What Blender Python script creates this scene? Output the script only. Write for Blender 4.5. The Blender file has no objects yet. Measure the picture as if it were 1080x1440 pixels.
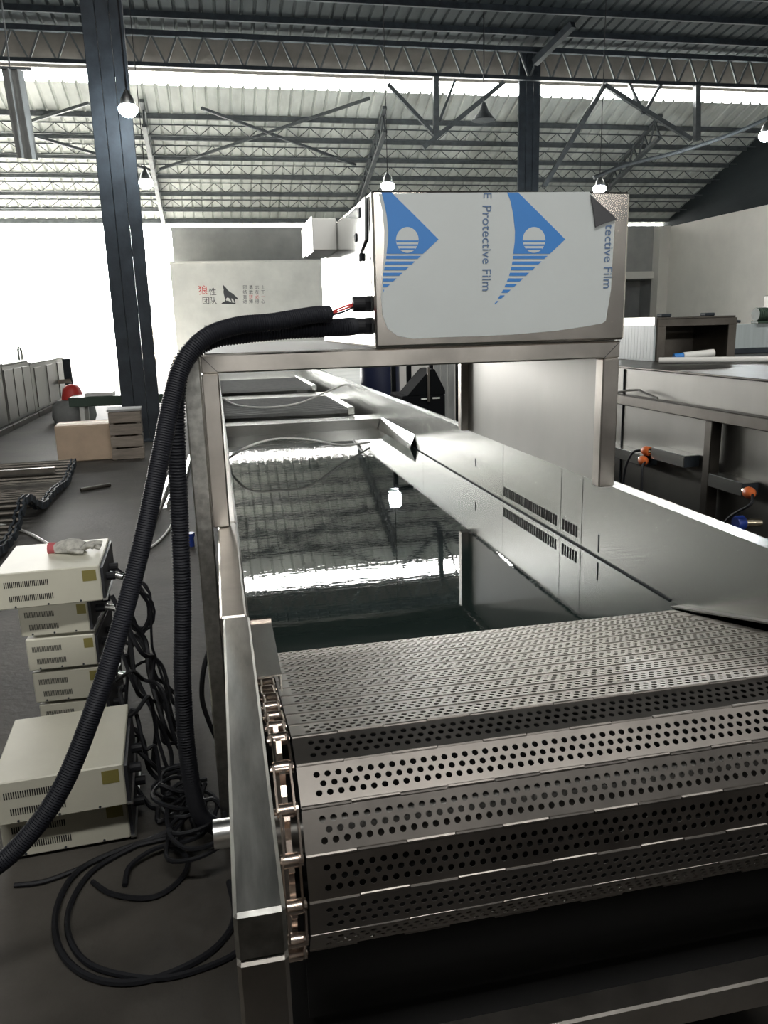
import bpy, bmesh, math, random
from mathutils import Vector, Matrix, geometry
random.seed(7)
PI = math.pi
S = bpy.context.scene
C = S.collection

# ------------------------------------------------------------------ camera
CAMZ = 1.55
cd = bpy.data.cameras.new('camera'); cam = bpy.data.objects.new('camera', cd); C.objects.link(cam)
cd.sensor_fit = 'VERTICAL'; cd.sensor_height = 24.0; cd.lens = 1100.0 / 1440.0 * 24.0
cd.clip_start = 0.02; cd.clip_end = 300
RM = Matrix(((0.97786, 0.07414, -0.19576), (-0.20751, 0.22308, -0.95246), (-0.02694, 0.97198, 0.23352)))
cam.matrix_world = Matrix.Translation((0, 0, CAMZ)) @ RM.to_4x4()
S.camera = cam

def ray(px, py):
    return RM @ Vector(((px - 540) / 1100.0, -(py - 720) / 1100.0, -1.0))
def atY(px, py, Y):
    r = ray(px, py) * (Y / ray(px, py).y); return Vector((r.x, r.y, r.z + CAMZ))
def atX(px, py, X):
    r = ray(px, py) * (X / ray(px, py).x); return Vector((r.x, r.y, r.z + CAMZ))
def atZ(px, py, z):
    r = ray(px, py) * ((z - CAMZ) / ray(px, py).z); return Vector((r.x, r.y, r.z + CAMZ))

# ------------------------------------------------------------------ world, exposure
S.view_settings.view_transform = 'Standard'; S.view_settings.look = 'None'
S.view_settings.gamma = 1.0; S.view_settings.use_curve_mapping = False
S.view_settings.exposure = 0.0
w = bpy.data.worlds.new('overcast_sky'); S.world = w; w.use_nodes = True
bg = w.node_tree.nodes['Background']
bg.inputs[0].default_value = (1.0, 0.985, 0.95, 1); bg.inputs[1].default_value = 46.0
try:
    S.cycles.max_bounces = 8; S.cycles.diffuse_bounces = 4; S.cycles.glossy_bounces = 5
    S.cycles.sample_clamp_indirect = 6.0; S.cycles.use_denoising = True
    S.cycles.caustics_reflective = False
except Exception:
    pass
def portal(name, loc, rot, sx, sy):
    l = bpy.data.lights.new(name, 'AREA'); l.shape = 'RECTANGLE'; l.size = sx; l.size_y = sy
    l.cycles.is_portal = True
    o = bpy.data.objects.new(name, l); C.objects.link(o); o.location = loc; o.rotation_euler = rot
    return o
portal('daylight_portal', (-7.8, 37.3, 2.9), (-PI/2, 0, 0), 12.2, 5.8)
portal('daylight_portal', (4.0, 28.95, 9.45), (-PI/2, 0, 0), 36.0, 0.5)
portal('daylight_portal', (1.0, -5.5, 14.6), (0, 0, 0), 14.0, 1.0)  # portal for the added roof slot, out of view
portal('daylight_portal', (2.0, -14.1, 5.28), (PI/2, 0, 0), 12.0, 0.55)  # portal for the added high window behind the camera

# ------------------------------------------------------------------ materials
MATS = {}
def mat(name, col, rough=0.5, metal=0.0, noise=0.0, nscale=8.0, stretch=(1, 1, 1), bump=0.0, bscale=None,
        emit=None, estr=0.0, col2=None, rvar=0.0, spec=None, alpha=None):
    if name in MATS: return MATS[name]
    m = bpy.data.materials.new(name); m.use_nodes = True; MATS[name] = m
    nt = m.node_tree; b = nt.nodes['Principled BSDF']
    b.inputs['Base Color'].default_value = (*col, 1); b.inputs['Roughness'].default_value = rough
    b.inputs['Metallic'].default_value = metal
    if spec is not None: b.inputs['Specular IOR Level'].default_value = spec
    if emit:
        b.inputs['Emission Color'].default_value = (*emit, 1); b.inputs['Emission Strength'].default_value = estr
    if noise or bump or rvar or col2:
        tc = nt.nodes.new('ShaderNodeTexCoord'); mp = nt.nodes.new('ShaderNodeMapping')
        mp.inputs['Scale'].default_value = stretch
        nt.links.new(tc.outputs['Object'], mp.inputs['Vector'])
        nz = nt.nodes.new('ShaderNodeTexNoise'); nz.inputs['Scale'].default_value = nscale
        nz.inputs['Detail'].default_value = 5.0; nz.inputs['Roughness'].default_value = 0.6
        nt.links.new(mp.outputs[0], nz.inputs['Vector'])
        if noise or col2:
            cr = nt.nodes.new('ShaderNodeValToRGB')
            c2 = col2 or tuple(max(0, c * (1 - noise)) for c in col)
            c1 = col if col2 else tuple(min(1, c * (1 + noise * 0.6)) for c in col)
            cr.color_ramp.elements[0].position = 0.34; cr.color_ramp.elements[1].position = 0.68
            cr.color_ramp.elements[0].color = (*c2, 1); cr.color_ramp.elements[1].color = (*c1, 1)
            nt.links.new(nz.outputs['Fac'], cr.inputs[0]); nt.links.new(cr.outputs[0], b.inputs['Base Color'])
        if rvar:
            mr = nt.nodes.new('ShaderNodeMapRange')
            mr.inputs['To Min'].default_value = max(0.02, rough - rvar); mr.inputs['To Max'].default_value = rough + rvar
            nt.links.new(nz.outputs['Fac'], mr.inputs['Value']); nt.links.new(mr.outputs[0], b.inputs['Roughness'])
        if bump:
            bp = nt.nodes.new('ShaderNodeBump'); bp.inputs['Strength'].default_value = bump
            bp.inputs['Distance'].default_value = 0.01
            src = nz
            if bscale:
                src = nt.nodes.new('ShaderNodeTexNoise'); src.inputs['Scale'].default_value = bscale
                src.inputs['Detail'].default_value = 3.0
                nt.links.new(mp.outputs[0], src.inputs['Vector'])
            nt.links.new(src.outputs['Fac'], bp.inputs['Height']); nt.links.new(bp.outputs[0], b.inputs['Normal'])
    return m

steel_wall = mat('tank_sheet_steel', (0.62, 0.63, 0.605), 0.27, 1.0)
steel_pol = mat('polished_sheet_steel', (0.80, 0.81, 0.80), 0.10, 1.0, 0.04, 4.0, rvar=0.03)
steel_tube = mat('brushed_tube_steel', (0.50, 0.47, 0.43), 0.34, 1.0, 0.18, 6.0, (1, 1, 1), rvar=0.08)
steel_rail = mat('brushed_rail_steel', (0.50, 0.50, 0.47), 0.32, 1.0, 0.22, 9.0, (6, 1, 6), rvar=0.10)
steel_slat = mat('slat_steel', (0.295, 0.272, 0.248), 0.40, 1.0, 0.16, 7.0, rvar=0.08)
steel_chain = mat('chain_steel', (0.60, 0.50, 0.43), 0.26, 1.0, 0.2, 30.0)
steel_dull = mat('dull_panel_steel', (0.215, 0.21, 0.197), 0.45, 1.0, 0.14, 2.5, (1, 1, 0.5), rvar=0.08)
steel_cab = mat('cabinet_steel', (0.62, 0.58, 0.53), 0.24, 1.0, 0.10, 5.0, rvar=0.06)
dark_iron = mat('dark_painted_iron', (0.032, 0.039, 0.047), 0.65, 0.0, 0.3, 5.0, spec=0.25)
aisle_black = mat('matt_black_paint', (0.008, 0.009, 0.010), 0.9, 0.0, spec=0.05)
old_tube = mat('stained_tube_steel', (0.12, 0.11, 0.097), 0.40, 1.0, 0.2, 6.0, rvar=0.08)
truss_iron = mat('grey_painted_iron', (0.10, 0.11, 0.115), 0.6, 0.0, 0.3, 5.0)
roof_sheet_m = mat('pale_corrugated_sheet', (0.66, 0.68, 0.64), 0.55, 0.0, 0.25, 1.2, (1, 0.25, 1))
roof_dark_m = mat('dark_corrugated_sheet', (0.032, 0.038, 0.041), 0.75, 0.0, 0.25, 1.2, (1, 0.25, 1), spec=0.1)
concrete = mat('stained_concrete', (0.072, 0.066, 0.057), 0.7, 0.0, 0.45, 1.3, bump=0.25, bscale=30.0, rvar=0.08, spec=0.25)
glare_pale_m = mat('glare_pale_concrete', (0.68, 0.67, 0.63), 0.8, 0.0, 0.15, 0.8)
plaster = mat('white_plaster', (0.76, 0.75, 0.71), 0.8, 0.0, 0.10, 1.2)
plaster_grey = mat('grey_plaster', (0.40, 0.40, 0.385), 0.85, 0.0, 0.16, 1.0)
plaster_right = mat('cream_plaster', (0.80, 0.77, 0.71), 0.85, 0.0, 0.06, 0.7)
gen_white = mat('ivory_powder_coat', (0.56, 0.545, 0.45), 0.5, 0.0, 0.05, 6.0)
gen_dark = mat('black_powder_coat', (0.02, 0.021, 0.026), 0.5, 0.0)
black_rubber = mat('black_rubber', (0.009, 0.0095, 0.012), 0.6, 0.0, spec=0.3)
hose_m = mat('black_corrugated_plastic', (0.010, 0.011, 0.016), 0.6, 0.0, spec=0.3)
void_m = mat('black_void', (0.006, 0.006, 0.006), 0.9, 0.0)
film_m = mat('pale_protective_film', (0.53, 0.565, 0.56), 0.42, 0.0, 0.04, 3.0)
film_blue = mat('film_blue_ink', (0.030, 0.20, 0.56), 0.45, 0.0)
film_navy = mat('film_text_ink', (0.10, 0.17, 0.30), 0.5, 0.0)
film_back = mat('film_dark_back', (0.055, 0.055, 0.06), 0.5, 0.0)
cardboard = mat('cardboard', (0.52, 0.40, 0.29), 0.8, 0.0, 0.12, 4.0)
steel_hood = mat('oily_hood_steel', (0.17, 0.155, 0.135), 0.5, 0.9, 0.25, 5.0)
rod_m = mat('oily_rod_steel', (0.17, 0.155, 0.135), 0.45, 0.9, 0.25, 5.0)
wood_grey = mat('weathered_wood', (0.28, 0.24, 0.20), 0.8, 0.0, 0.3, 4.0, (1, 1, 6))
orange_pl = mat('orange_plastic', (0.75, 0.17, 0.045), 0.4, 0.0)
brass_m = mat('nickel_brass', (0.75, 0.66, 0.50), 0.25, 1.0)
blue_pl = mat('blue_plastic', (0.02, 0.05, 0.28), 0.4, 0.0)
navy_m = mat('navy_paint', (0.008, 0.013, 0.042), 0.5, 0.0, spec=0.3)
white_pl = mat('white_plastic', (0.75, 0.75, 0.71), 0.4, 0.0)
red_m = mat('red_plastic', (0.65, 0.06, 0.05), 0.45, 0.0)
glove_m = mat('grey_knit_cotton', (0.45, 0.44, 0.40), 0.95, 0.0, 0.35, 60.0, bump=0.5)
glove_red = mat('red_knit_cuff', (0.45, 0.10, 0.11), 0.95, 0.0)
sticker_m = mat('olive_label', (0.22, 0.19, 0.055), 0.5, 0.0)
alu = mat('mill_aluminium', (0.80, 0.80, 0.78), 0.30, 1.0)
mesh_m = mat('perforated_tray_steel', (0.17, 0.175, 0.17), 0.5, 0.8, 0.15, 30.0, (1, 6, 1))
ink_black = mat('wall_lettering_ink', (0.05, 0.05, 0.055), 0.6, 0.0)
ink_red = mat('wall_lettering_red', (0.55, 0.06, 0.06), 0.6, 0.0)
green_paint = mat('green_paint', (0.04, 0.07, 0.05), 0.5, 0.0)
cloth_grey = mat('grey_tarpaulin', (0.30, 0.31, 0.30), 0.8, 0.0, 0.2, 3.0)
pc_sheet = mat('ribbed_plastic_sheet', (0.42, 0.47, 0.47), 0.35, 0.0, 0.12, 5.0, (8, 8, 0.4))
lamp_glow = mat('lamp_glow', (1, 1, 1), 0.4, 0.0, emit=(0.86, 0.95, 1.0), estr=260.0)

water_m = bpy.data.materials.new('tank_water'); water_m.use_nodes = True
_nt = water_m.node_tree; _b = _nt.nodes['Principled BSDF']
_b.inputs['Base Color'].default_value = (0.014, 0.022, 0.020, 1); _b.inputs['Roughness'].default_value = 0.015
_b.inputs['IOR'].default_value = 1.75
_tc = _nt.nodes.new('ShaderNodeTexCoord'); _mp = _nt.nodes.new('ShaderNodeMapping')
_mp.inputs['Scale'].default_value = (3, 11, 1)
_nz = _nt.nodes.new('ShaderNodeTexNoise'); _nz.inputs['Scale'].default_value = 4.0; _nz.inputs['Detail'].default_value = 3.0
_bp = _nt.nodes.new('ShaderNodeBump'); _bp.inputs['Strength'].default_value = 0.012; _bp.inputs['Distance'].default_value = 0.01
_nt.links.new(_tc.outputs['Object'], _mp.inputs[0]); _nt.links.new(_mp.outputs[0], _nz.inputs['Vector'])
_nt.links.new(_nz.outputs['Fac'], _bp.inputs['Height']); _nt.links.new(_bp.outputs[0], _b.inputs['Normal'])

# ------------------------------------------------------------------ mesh helpers
class MB:
    def __init__(s): s.v = []; s.f = []
    def add(s, vs, fs):
        n = len(s.v); s.v += [tuple(v) for v in vs]; s.f += [tuple(i + n for i in f) for f in fs]; return s
    def box(s, x0, x1, y0, y1, z0, z1, M=None):
        vs = [Vector(p) for p in ((x0,y0,z0),(x1,y0,z0),(x1,y1,z0),(x0,y1,z0),(x0,y0,z1),(x1,y0,z1),(x1,y1,z1),(x0,y1,z1))]
        if M: vs = [M @ v for v in vs]
        return s.add(vs, [(0,3,2,1),(4,5,6,7),(0,1,5,4),(1,2,6,5),(2,3,7,6),(3,0,4,7)])
    def bbox(s, x0, x1, y0, y1, z0, z1, b=0.004, M=None):      # box with chamfered edges
        vs = []; 
        for (sx, sy, sz) in ((0,0,0),(1,0,0),(1,1,0),(0,1,0),(0,0,1),(1,0,1),(1,1,1),(0,1,1)):
            X = (x0, x1)[sx]; Y = (y0, y1)[sy]; Z = (z0, z1)[sz]
            dx = b if sx == 0 else -b; dy = b if sy == 0 else -b; dz = b if sz == 0 else -b
            vs += [Vector((X, Y + dy, Z + dz)), Vector((X + dx, Y, Z + dz)), Vector((X + dx, Y + dy, Z))]
        if M: vs = [M @ v for v in vs]
        c = lambda i, a: i * 3 + a
        fs = [tuple(c(i, 2) for i in (0,3,2,1)), tuple(c(i, 2) for i in (4,5,6,7)),
              tuple(c(i, 1) for i in (0,1,5,4)), tuple(c(i, 0) for i in (1,2,6,5)),
              tuple(c(i, 1) for i in (2,3,7,6)), tuple(c(i, 0) for i in (3,0,4,7))]
        E = [((0,1),1,2),((1,2),0,2),((2,3),1,2),((3,0),0,2),((4,5),2,1),((5,6),2,0),((6,7),2,1),((7,4),2,0)]
        for (a, b_), p, q in E: fs.append((c(a,p), c(a,q), c(b_,q), c(b_,p))[::1])
        for a, b_, p, q in ((0,4,0,1),(1,5,1,0),(2,6,0,1),(3,7,1,0)): fs.append((c(a,p), c(a,q), c(b_,q), c(b_,p)))
        for i in range(8): fs.append((c(i,0), c(i,1), c(i,2)))
        return s.add(vs, fs)
    def bar(s, a, b, wd, h, up=(0, 0, 1)):                      # rectangular bar from a to b
        a = Vector(a); b = Vector(b); d = (b - a); L = d.length; d.normalize()
        u = Vector(up); x = d.cross(u)
        if x.length < 1e-4: x = d.cross(Vector((1, 0, 0)))
        x.normalize(); u = x.cross(d)
        vs = []
        for t in (a, b):
            for sx, sz in ((-1,-1),(1,-1),(1,1),(-1,1)): vs.append(t + x * (sx * wd / 2) + u * (sz * h / 2))
        return s.add(vs, [(0,1,2,3),(7,6,5,4),(0,4,5,1),(1,5,6,2),(2,6,7,3),(3,7,4,0)])
    def cyl(s, a, b, r, n=12, r2=None):
        a = Vector(a); b = Vector(b); d = (b - a).normalized()
        x = d.orthogonal().normalized(); y = d.cross(x); r2 = r if r2 is None else r2
        vs = [a + (x * math.cos(2*PI*i/n) + y * math.sin(2*PI*i/n)) * r for i in range(n)] + \
             [b + (x * math.cos(2*PI*i/n) + y * math.sin(2*PI*i/n)) * r2 for i in range(n)]
        fs = [(i, (i+1) % n, n + (i+1) % n, n + i) for i in range(n)] + [tuple(range(n))[::-1], tuple(range(n, 2*n))]
        return s.add(vs, fs)
    def tube(s, pts, r, n=8, rf=None):
        pts = [Vector(p) for p in pts]; N = len(pts); x = None; vs = []; fs = []
        for i, p in enumerate(pts):
            d = (pts[min(i+1, N-1)] - pts[max(i-1, 0)])
            if d.length < 1e-9: d = Vector((0, 0, 1))
            d.normalize()
            if x is None: x = d.orthogonal()
            x = (x - d * x.dot(d)); x = x.normalized() if x.length > 1e-6 else d.orthogonal().normalized()
            y = d.cross(x); rr = rf(i) if rf else r
            vs += [p + (x * math.cos(2*PI*k/n) + y * math.sin(2*PI*k/n)) * rr for k in range(n)]
        for i in range(N - 1):
            for k in range(n):
                fs.append((i*n + k, i*n + (k+1) % n, (i+1)*n + (k+1) % n, (i+1)*n + k))
        fs += [tuple(range(n))[::-1], tuple(range((N-1)*n, N*n))]
        return s.add(vs, fs)
    def prism(s, poly, fn0, fn1):                               # 2-D polygon mapped by two functions to front and back
        n = len(poly); tris = geometry.tessellate_polygon([[Vector((p[0], p[1], 0)) for p in poly]])
        vs = [fn0(*p) for p in poly] + [fn1(*p) for p in poly]
        fs = [tuple(t) for t in tris] + [tuple(i + n for i in t)[::-1] for t in tris] + \
             [(i, (i+1) % n, n + (i+1) % n, n + i) for i in range(n)]
        return s.add(vs, fs)
    def lathe(s, prof, c=(0, 0, 0), n=20, M=None):
        vs = []; fs = []; c = Vector(c)
        for r, z in prof:
            for k in range(n):
                v = Vector((r * math.cos(2*PI*k/n), r * math.sin(2*PI*k/n), z))
                vs.append((M @ v if M else v) + c)
        for i in range(len(prof) - 1):
            for k in range(n): fs.append((i*n + k, i*n + (k+1) % n, (i+1)*n + (k+1) % n, (i+1)*n + k))
        fs += [tuple(range(n))[::-1], tuple(range((len(prof)-1)*n, len(prof)*n))]
        return s.add(vs, fs)
    def build(s, name, m, parent=None, smooth=False, local=False):
        off = Vector((0, 0, 0))
        if parent is not None and not local:
            q = parent
            while q is not None: off += q.location; q = q.parent
        me = bpy.data.meshes.new(name); me.from_pydata([tuple(Vector(v) - off) for v in s.v], [], s.f)
        bm = bmesh.new(); bm.from_mesh(me); bmesh.ops.recalc_face_normals(bm, faces=bm.faces); bm.to_mesh(me); bm.free()
        me.materials.append(m)
        if smooth:
            me.shade_smooth()
            try: me.set_sharp_from_angle(angle=math.radians(40))
            except Exception: pass
        o = bpy.data.objects.new(name, me); C.objects.link(o)
        if parent is not None: o.parent = parent
        return o

def tag(o, label, cat, group=None):
    o['label'] = label; o['category'] = cat
    if group: o['group'] = group
    return o
def thing(name, label, cat, loc=(0, 0, 0), rotz=0.0, group=None):
    o = bpy.data.objects.new(name, None); C.objects.link(o); o.empty_display_size = 0.1
    o.location = loc; o.rotation_euler = (0, 0, rotz)
    return tag(o, label, cat, group)
def single(name, mb, m, label, cat, base, smooth=False, group=None):   # a thing of one mesh, origin at its base
    o = mb.build(name, m, None, smooth)
    b = Vector(base); o.data.transform(Matrix.Translation(-b)); o.location = b
    return tag(o, label, cat, group)
def struct(name, mb, m, smooth=False, label=None):
    o = mb.build(name, m, None, smooth); o['kind'] = 'structure'
    if label: o['label'] = label
    return o
def copy_tree(o, parent=None):
    c = o.copy(); C.objects.link(c)
    if parent is not None: c.parent = parent
    for ch in list(o.children): copy_tree(ch, c)
    return c
def spline(pts, n=8):                                            # Catmull-Rom through pts
    P = [Vector(p) for p in pts]; P = [P[0] * 2 - P[1]] + P + [P[-1] * 2 - P[-2]]; out = []
    for i in range(1, len(P) - 2):
        for k in range(n):
            t = k / n; a, b, c, d = P[i-1], P[i], P[i+1], P[i+2]
            out.append(0.5 * ((2*b) + (c - a) * t + (2*a - 5*b + 4*c - d) * t*t + (3*b - a - 3*c + d) * t**3))
    out.append(P[-2]); return out
def resample(pts, step):
    out = [pts[0].copy()]; acc = 0.0
    for a, b in zip(pts, pts[1:]):
        L = (b - a).length; d = step - acc
        while d <= L: out.append(a.lerp(b, d / L)); d += step
        acc = (acc + L) % step if L > 0 else acc
        acc = L - (d - step)
    return out
def text_mesh(txt, size, depth=0.001):
    cu = bpy.data.curves.new('lettering', 'FONT'); cu.body = txt; cu.size = size; cu.extrude = depth
    cu.align_x = 'CENTER'; cu.align_y = 'CENTER'; cu.resolution_u = 3
    o = bpy.data.objects.new('lettering', cu); C.objects.link(o)
    bpy.context.view_layer.update()
    me = bpy.data.meshes.new_from_object(o.evaluated_get(bpy.context.evaluated_depsgraph_get()))
    bpy.data.objects.remove(o); bpy.data.curves.remove(cu)
    return me
def text_obj(name, txt, size, m, M, parent=None, depth=0.001):
    me = text_mesh(txt, size, depth); me.transform(M); me.name = name
    me.materials.clear(); me.materials.append(m)
    o = bpy.data.objects.new(name, me); C.objects.link(o)
    if parent is not None:
        off = Vector((0, 0, 0)); q = parent
        while q is not None: off += q.location; q = q.parent
        me.transform(Matrix.Translation(-off)); o.parent = parent
    return o
FACE = Matrix.Rotation(PI/2, 4, 'X')

# ================================================================== THE HALL
XL, XR, YF, YB = -14.0, 22.1, 37.0, -14.0
GY = 28.8                                     # line of the eaves girder with the light gap under it
def zf(Y): return 19.86 - 0.373 * Y           # far roof
def zn(Y): return 10.78 + 0.12 * (GY - Y) if Y > -2 else 14.476
struct('floor', MB().box(XL - .2, XR + .2, YB - .2, 17.7, -0.2, 0.0), concrete)
struct('pale_yard_and_far_floor', MB().box(-60, 40, 17.7, 90, -0.25, -0.002), glare_pale_m)  # yard and far hall floor; glare and bounce put into its pale colour

def corrugated(x0, x1, y0, y1, zfun, pitch, dep, th=0.0):
    mb = MB(); n = int((x1 - x0) / pitch); prof = []
    for i in range(n):
        a = x0 + i * pitch
        prof += [(a, 0), (a + pitch*.72, 0), (a + pitch*.80, dep), (a + pitch*.92, dep)]
    prof.append((x0 + n * pitch, 0)); N = len(prof)
    vs = [(x, y0, zfun(y0) + d) for x, d in prof] + [(x, y1, zfun(y1) + d) for x, d in prof]
    mb.add(vs, [(i, i+1, N+i+1, N+i) for i in range(N-1)]); return mb
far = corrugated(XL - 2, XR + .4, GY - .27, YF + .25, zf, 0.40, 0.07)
ceil_far = struct('ceiling', far, roof_sheet_m, label='pale corrugated roof sloping down to the far wall')
near = corrugated(XL, XR + .3, -2.0, GY + .2, zn, 0.40, 0.07)
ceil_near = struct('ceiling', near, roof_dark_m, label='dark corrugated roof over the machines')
for x0, x1, y0, y1 in ((XL, XR + .3, -5.0, -2.0), (XL, -6.0, -6.0, -5.0), (8.0, XR + .3, -6.0, -5.0), (XL, XR + .3, YB - .2, -6.0)):  # slot left open between these sheets is added for overhead light
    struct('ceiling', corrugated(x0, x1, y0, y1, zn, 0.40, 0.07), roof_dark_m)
def lattice(mb, a, b, depth, step, t=0.02, chord=0.045):
    a = Vector(a); b = Vector(b); d = b - a; n = max(2, int(d.length / step)); dn = Vector((0, 0, -depth))
    mb.bar(a, b, chord, chord); mb.bar(a + dn, b + dn, chord, chord)
    for i in range(n):
        p = a + d * (i / n); q = a + d * ((i + .5) / n); r = a + d * ((i + 1) / n)
        mb.bar(p, q + dn, t, t); mb.bar(q + dn, r, t, t)
    return mb
for Y in (29.9, 31.05, 32.2, 33.4, 34.6, 35.75, 36.65):
    MB().bar((XL - 2, Y, zf(Y) - .09), (XR, Y, zf(Y) - .09), 0.10, 0.16).build('purlin', truss_iron, ceil_far)
    if Y < 35.0:
        l = MB(); Yc = Y + .55
        lattice(l, (XL - 2, Yc, zf(Yc) - .02), (XR, Yc, zf(Yc) - .02), 0.34, 0.85, 0.025, 0.035)
        l.build('lattice_purlin', truss_iron, ceil_far)
for Y in (27.4, 26.0, 24.6, 23.2):
    MB().bar((XL, Y, zn(Y) - .08), (XR, Y, zn(Y) - .08), 0.10, 0.18).build('purlin', dark_iron, ceil_near)
# cross bracing rods of the far roof
def onroof(px, py):
    r = ray(px, py); Y = (19.86 - 0.25 - CAMZ) / (r.z / r.y + 0.373); return Vector((r.x/r.y*Y, Y, zf(Y) - 0.25))
for a, b in (((225,238),(520,138)), ((283,152),(500,232)), ((45,170),(125,145)), ((45,190),(215,240))):
    MB().bar(onroof(*a), onroof(*b), 0.09, 0.09).build('brace_rod', truss_iron, ceil_far)

# walls
OX1 = atY(247, 400, YF).x
wt = atY(350, 319, YF).z
d0, d1 = atY(880, 393, YF), atY(925, 450, YF)
wf = MB().box(OX1, d0.x, YF, YF + .2, 0, wt).box(d1.x, XR + .2, YF, YF + .2, 0, wt).box(d0.x, d1.x, YF, YF + .2, d0.z, wt)
wall_far = struct('wall_far', wf, plaster_grey)
struct('door_1', MB().box(d0.x - .1, d1.x + .1, YF + 1.9, YF + 2.0, 0, d0.z + .1).box(d0.x - .1, d0.x, YF + .2, YF + 1.9, 0, d0.z + .1).box(d1.x, d1.x + .1, YF + .2, YF + 1.9, 0, d0.z + .1).box(d0.x, d1.x, YF + .2, YF + 1.9, d0.z, d0.z + .1), plaster_grey, label='dark doorway in the far right corner')
struct('trim_1', MB().box(d0.x - .6, XR, YF - .2, YF, d0.z + .02, d0.z + .36), plaster_right, label='concrete lintel band above the corner doorway')
struct('trim_2', MB().box(XR - .55, XR, YF - .6, YF, 0, 5.82), plaster_right, label='corner pilaster')
struct('wall_right', MB().box(XR, XR + .3, YB, YF, 0, 5.79), plaster_right)
def gable(x0, x1, zlow, ya, yb):
    pr = [(YB, zn(-9)), (-2.0, 14.476), (GY + .05, zn(GY)), (GY + .12, zf(GY + .12)), (YF + .25, zf(YF + .25))]
    def top(y):
        for (a, za), (b, zb) in zip(pr, pr[1:]):
            if a <= y <= b: return za + (zb - za) * (y - a) / (b - a)
    ys = [ya] + [y for y, _ in pr if ya < y < yb] + [yb]
    poly = [(y, top(y) + .06) for y in ys] + [(yb, zlow), (ya, zlow)]
    return MB().prism(poly, lambda y, z: Vector((x0, y, z)), lambda y, z: Vector((x1, y, z)))
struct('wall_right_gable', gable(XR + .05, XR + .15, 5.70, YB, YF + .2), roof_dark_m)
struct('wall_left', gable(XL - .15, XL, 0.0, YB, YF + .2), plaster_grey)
struct('wall_back', MB().box(XL, XR, YB - .2, YB, 0, 5.0).box(XL, XR, YB - .2, YB, 5.55, 14.7).box(XL, -4.0, YB - .2, YB, 5.0, 5.55).box(8.0, XR, YB - .2, YB, 5.0, 5.55), roof_dark_m)  # high window band is an added, unseen opening to light the front faces
struct('light_blocker_low', MB().box(-2.6, 4.2, -.75, -.60, 0, 1.38), mat('light_blocker_brown', (0.07, 0.055, 0.042), 0.7, 0.0, 0.2, 3.0), label='low brown light-blocking board added behind the viewer')  # added unseen blocker, keeps light from behind off the low parts

# office block along the far wall with its slogan
oy = 35.6
off_l = atY(247, 470, oy).x; off_t = atY(350, 369, oy).z
struct('wall_office', MB().box(off_l, 14.5, oy, oy + .15, 0, off_t).box(off_l, off_l + .15, oy + .15, YF, 0, off_t).box(off_l - .03, 14.6, oy - .10, YF, off_t, off_t + .07), plaster, label='white office partition along the far wall')
k = lambda px, py: atY(px, py, oy - .004)
sc_ = (k(300, 410) - k(299, 410)).length                          # metres per pixel on this wall
def wall_text(name, txt, px, py, hpx, m, par):
    return text_obj(name, txt, hpx * sc_ * 1.05, m, Matrix.Translation(k(px, py)) @ FACE, par, 0.002)
sg = thing('wall_slogan', 'red and black lettering with a wolf silhouette on the white office wall', 'sign', (k(325, 425).x, oy - .004, k(325, 430).z))
wall_text('red_character', '狼', 285.5, 409, 13, ink_red, sg)
wall_text('character', '性', 299, 411, 10.5, ink_black, sg)
wall_text('character', '团', 289.5, 423.5, 10.5, ink_black, sg); wall_text('character', '队', 299.5, 423.5, 10.5, ink_black, sg)
wolf = [(390,85),(402,97),(425,120),(440,142),(470,165),(505,188),(530,212),(556,236),(548,250),(530,240),(522,256),(530,290),(520,292),(508,258),(500,242),(482,238),(488,262),(496,278),(486,282),(470,250),(455,232),(436,228),(420,245),(428,268),(415,272),(408,230),(400,200),(393,165),(396,140),(390,115)]
base = [(368,300),(385,280),(410,268),(445,262),(480,280),(520,286),(535,298),(530,302)]
for nm, pl in (('wolf_silhouette', wolf), ('wolf_rock', base)):
    MB().prism(pl, lambda a, b: k(265 + a/8.01, 390 + b/8.01), lambda a, b: k(265 + a/8.01, 390 + b/8.01) + Vector((0, .003, 0))).build(nm, ink_black, sg)
cols = ('团结奋进', '勇敢拼搏', '志在必得', '上下一心')
for ci, cx in enumerate((344.5, 353, 361.5, 370)):
    for ri, ch in enumerate(cols[ci]):
        red = (ri == 2 and ci > 0)
        wall_text('red_character' if red else 'character', ch, cx, 404.5 + ri * 6.6, 5.8, ink_red if red else ink_black, sg)
for lab, x0, x1, y0, y1, m in (('small grey notice on the office wall below the wolf slogan', 288, 298, 457, 469, plaster_grey), ('dark office window behind the black hoses', 318, 357, 450, 475, dark_iron)):
    p, q = k(x0, y1), k(x1, y0)
    if 'window' in lab:
        o = struct('window_1', MB().box(p.x, q.x, oy - .04, oy, p.z, q.z), m, label=lab)
    else:
        t = thing('wall_notice', lab, 'notice', (p.x, oy - .012, p.z))
        MB().box(p.x, q.x, oy - .01, oy - .001, p.z, q.z).build('sheet', m, t)
        MB().box(p.x + .04, q.x - .04, oy - .013, oy - .01, q.z - .13, q.z - .04).build('heading', ink_black, t)

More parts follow.
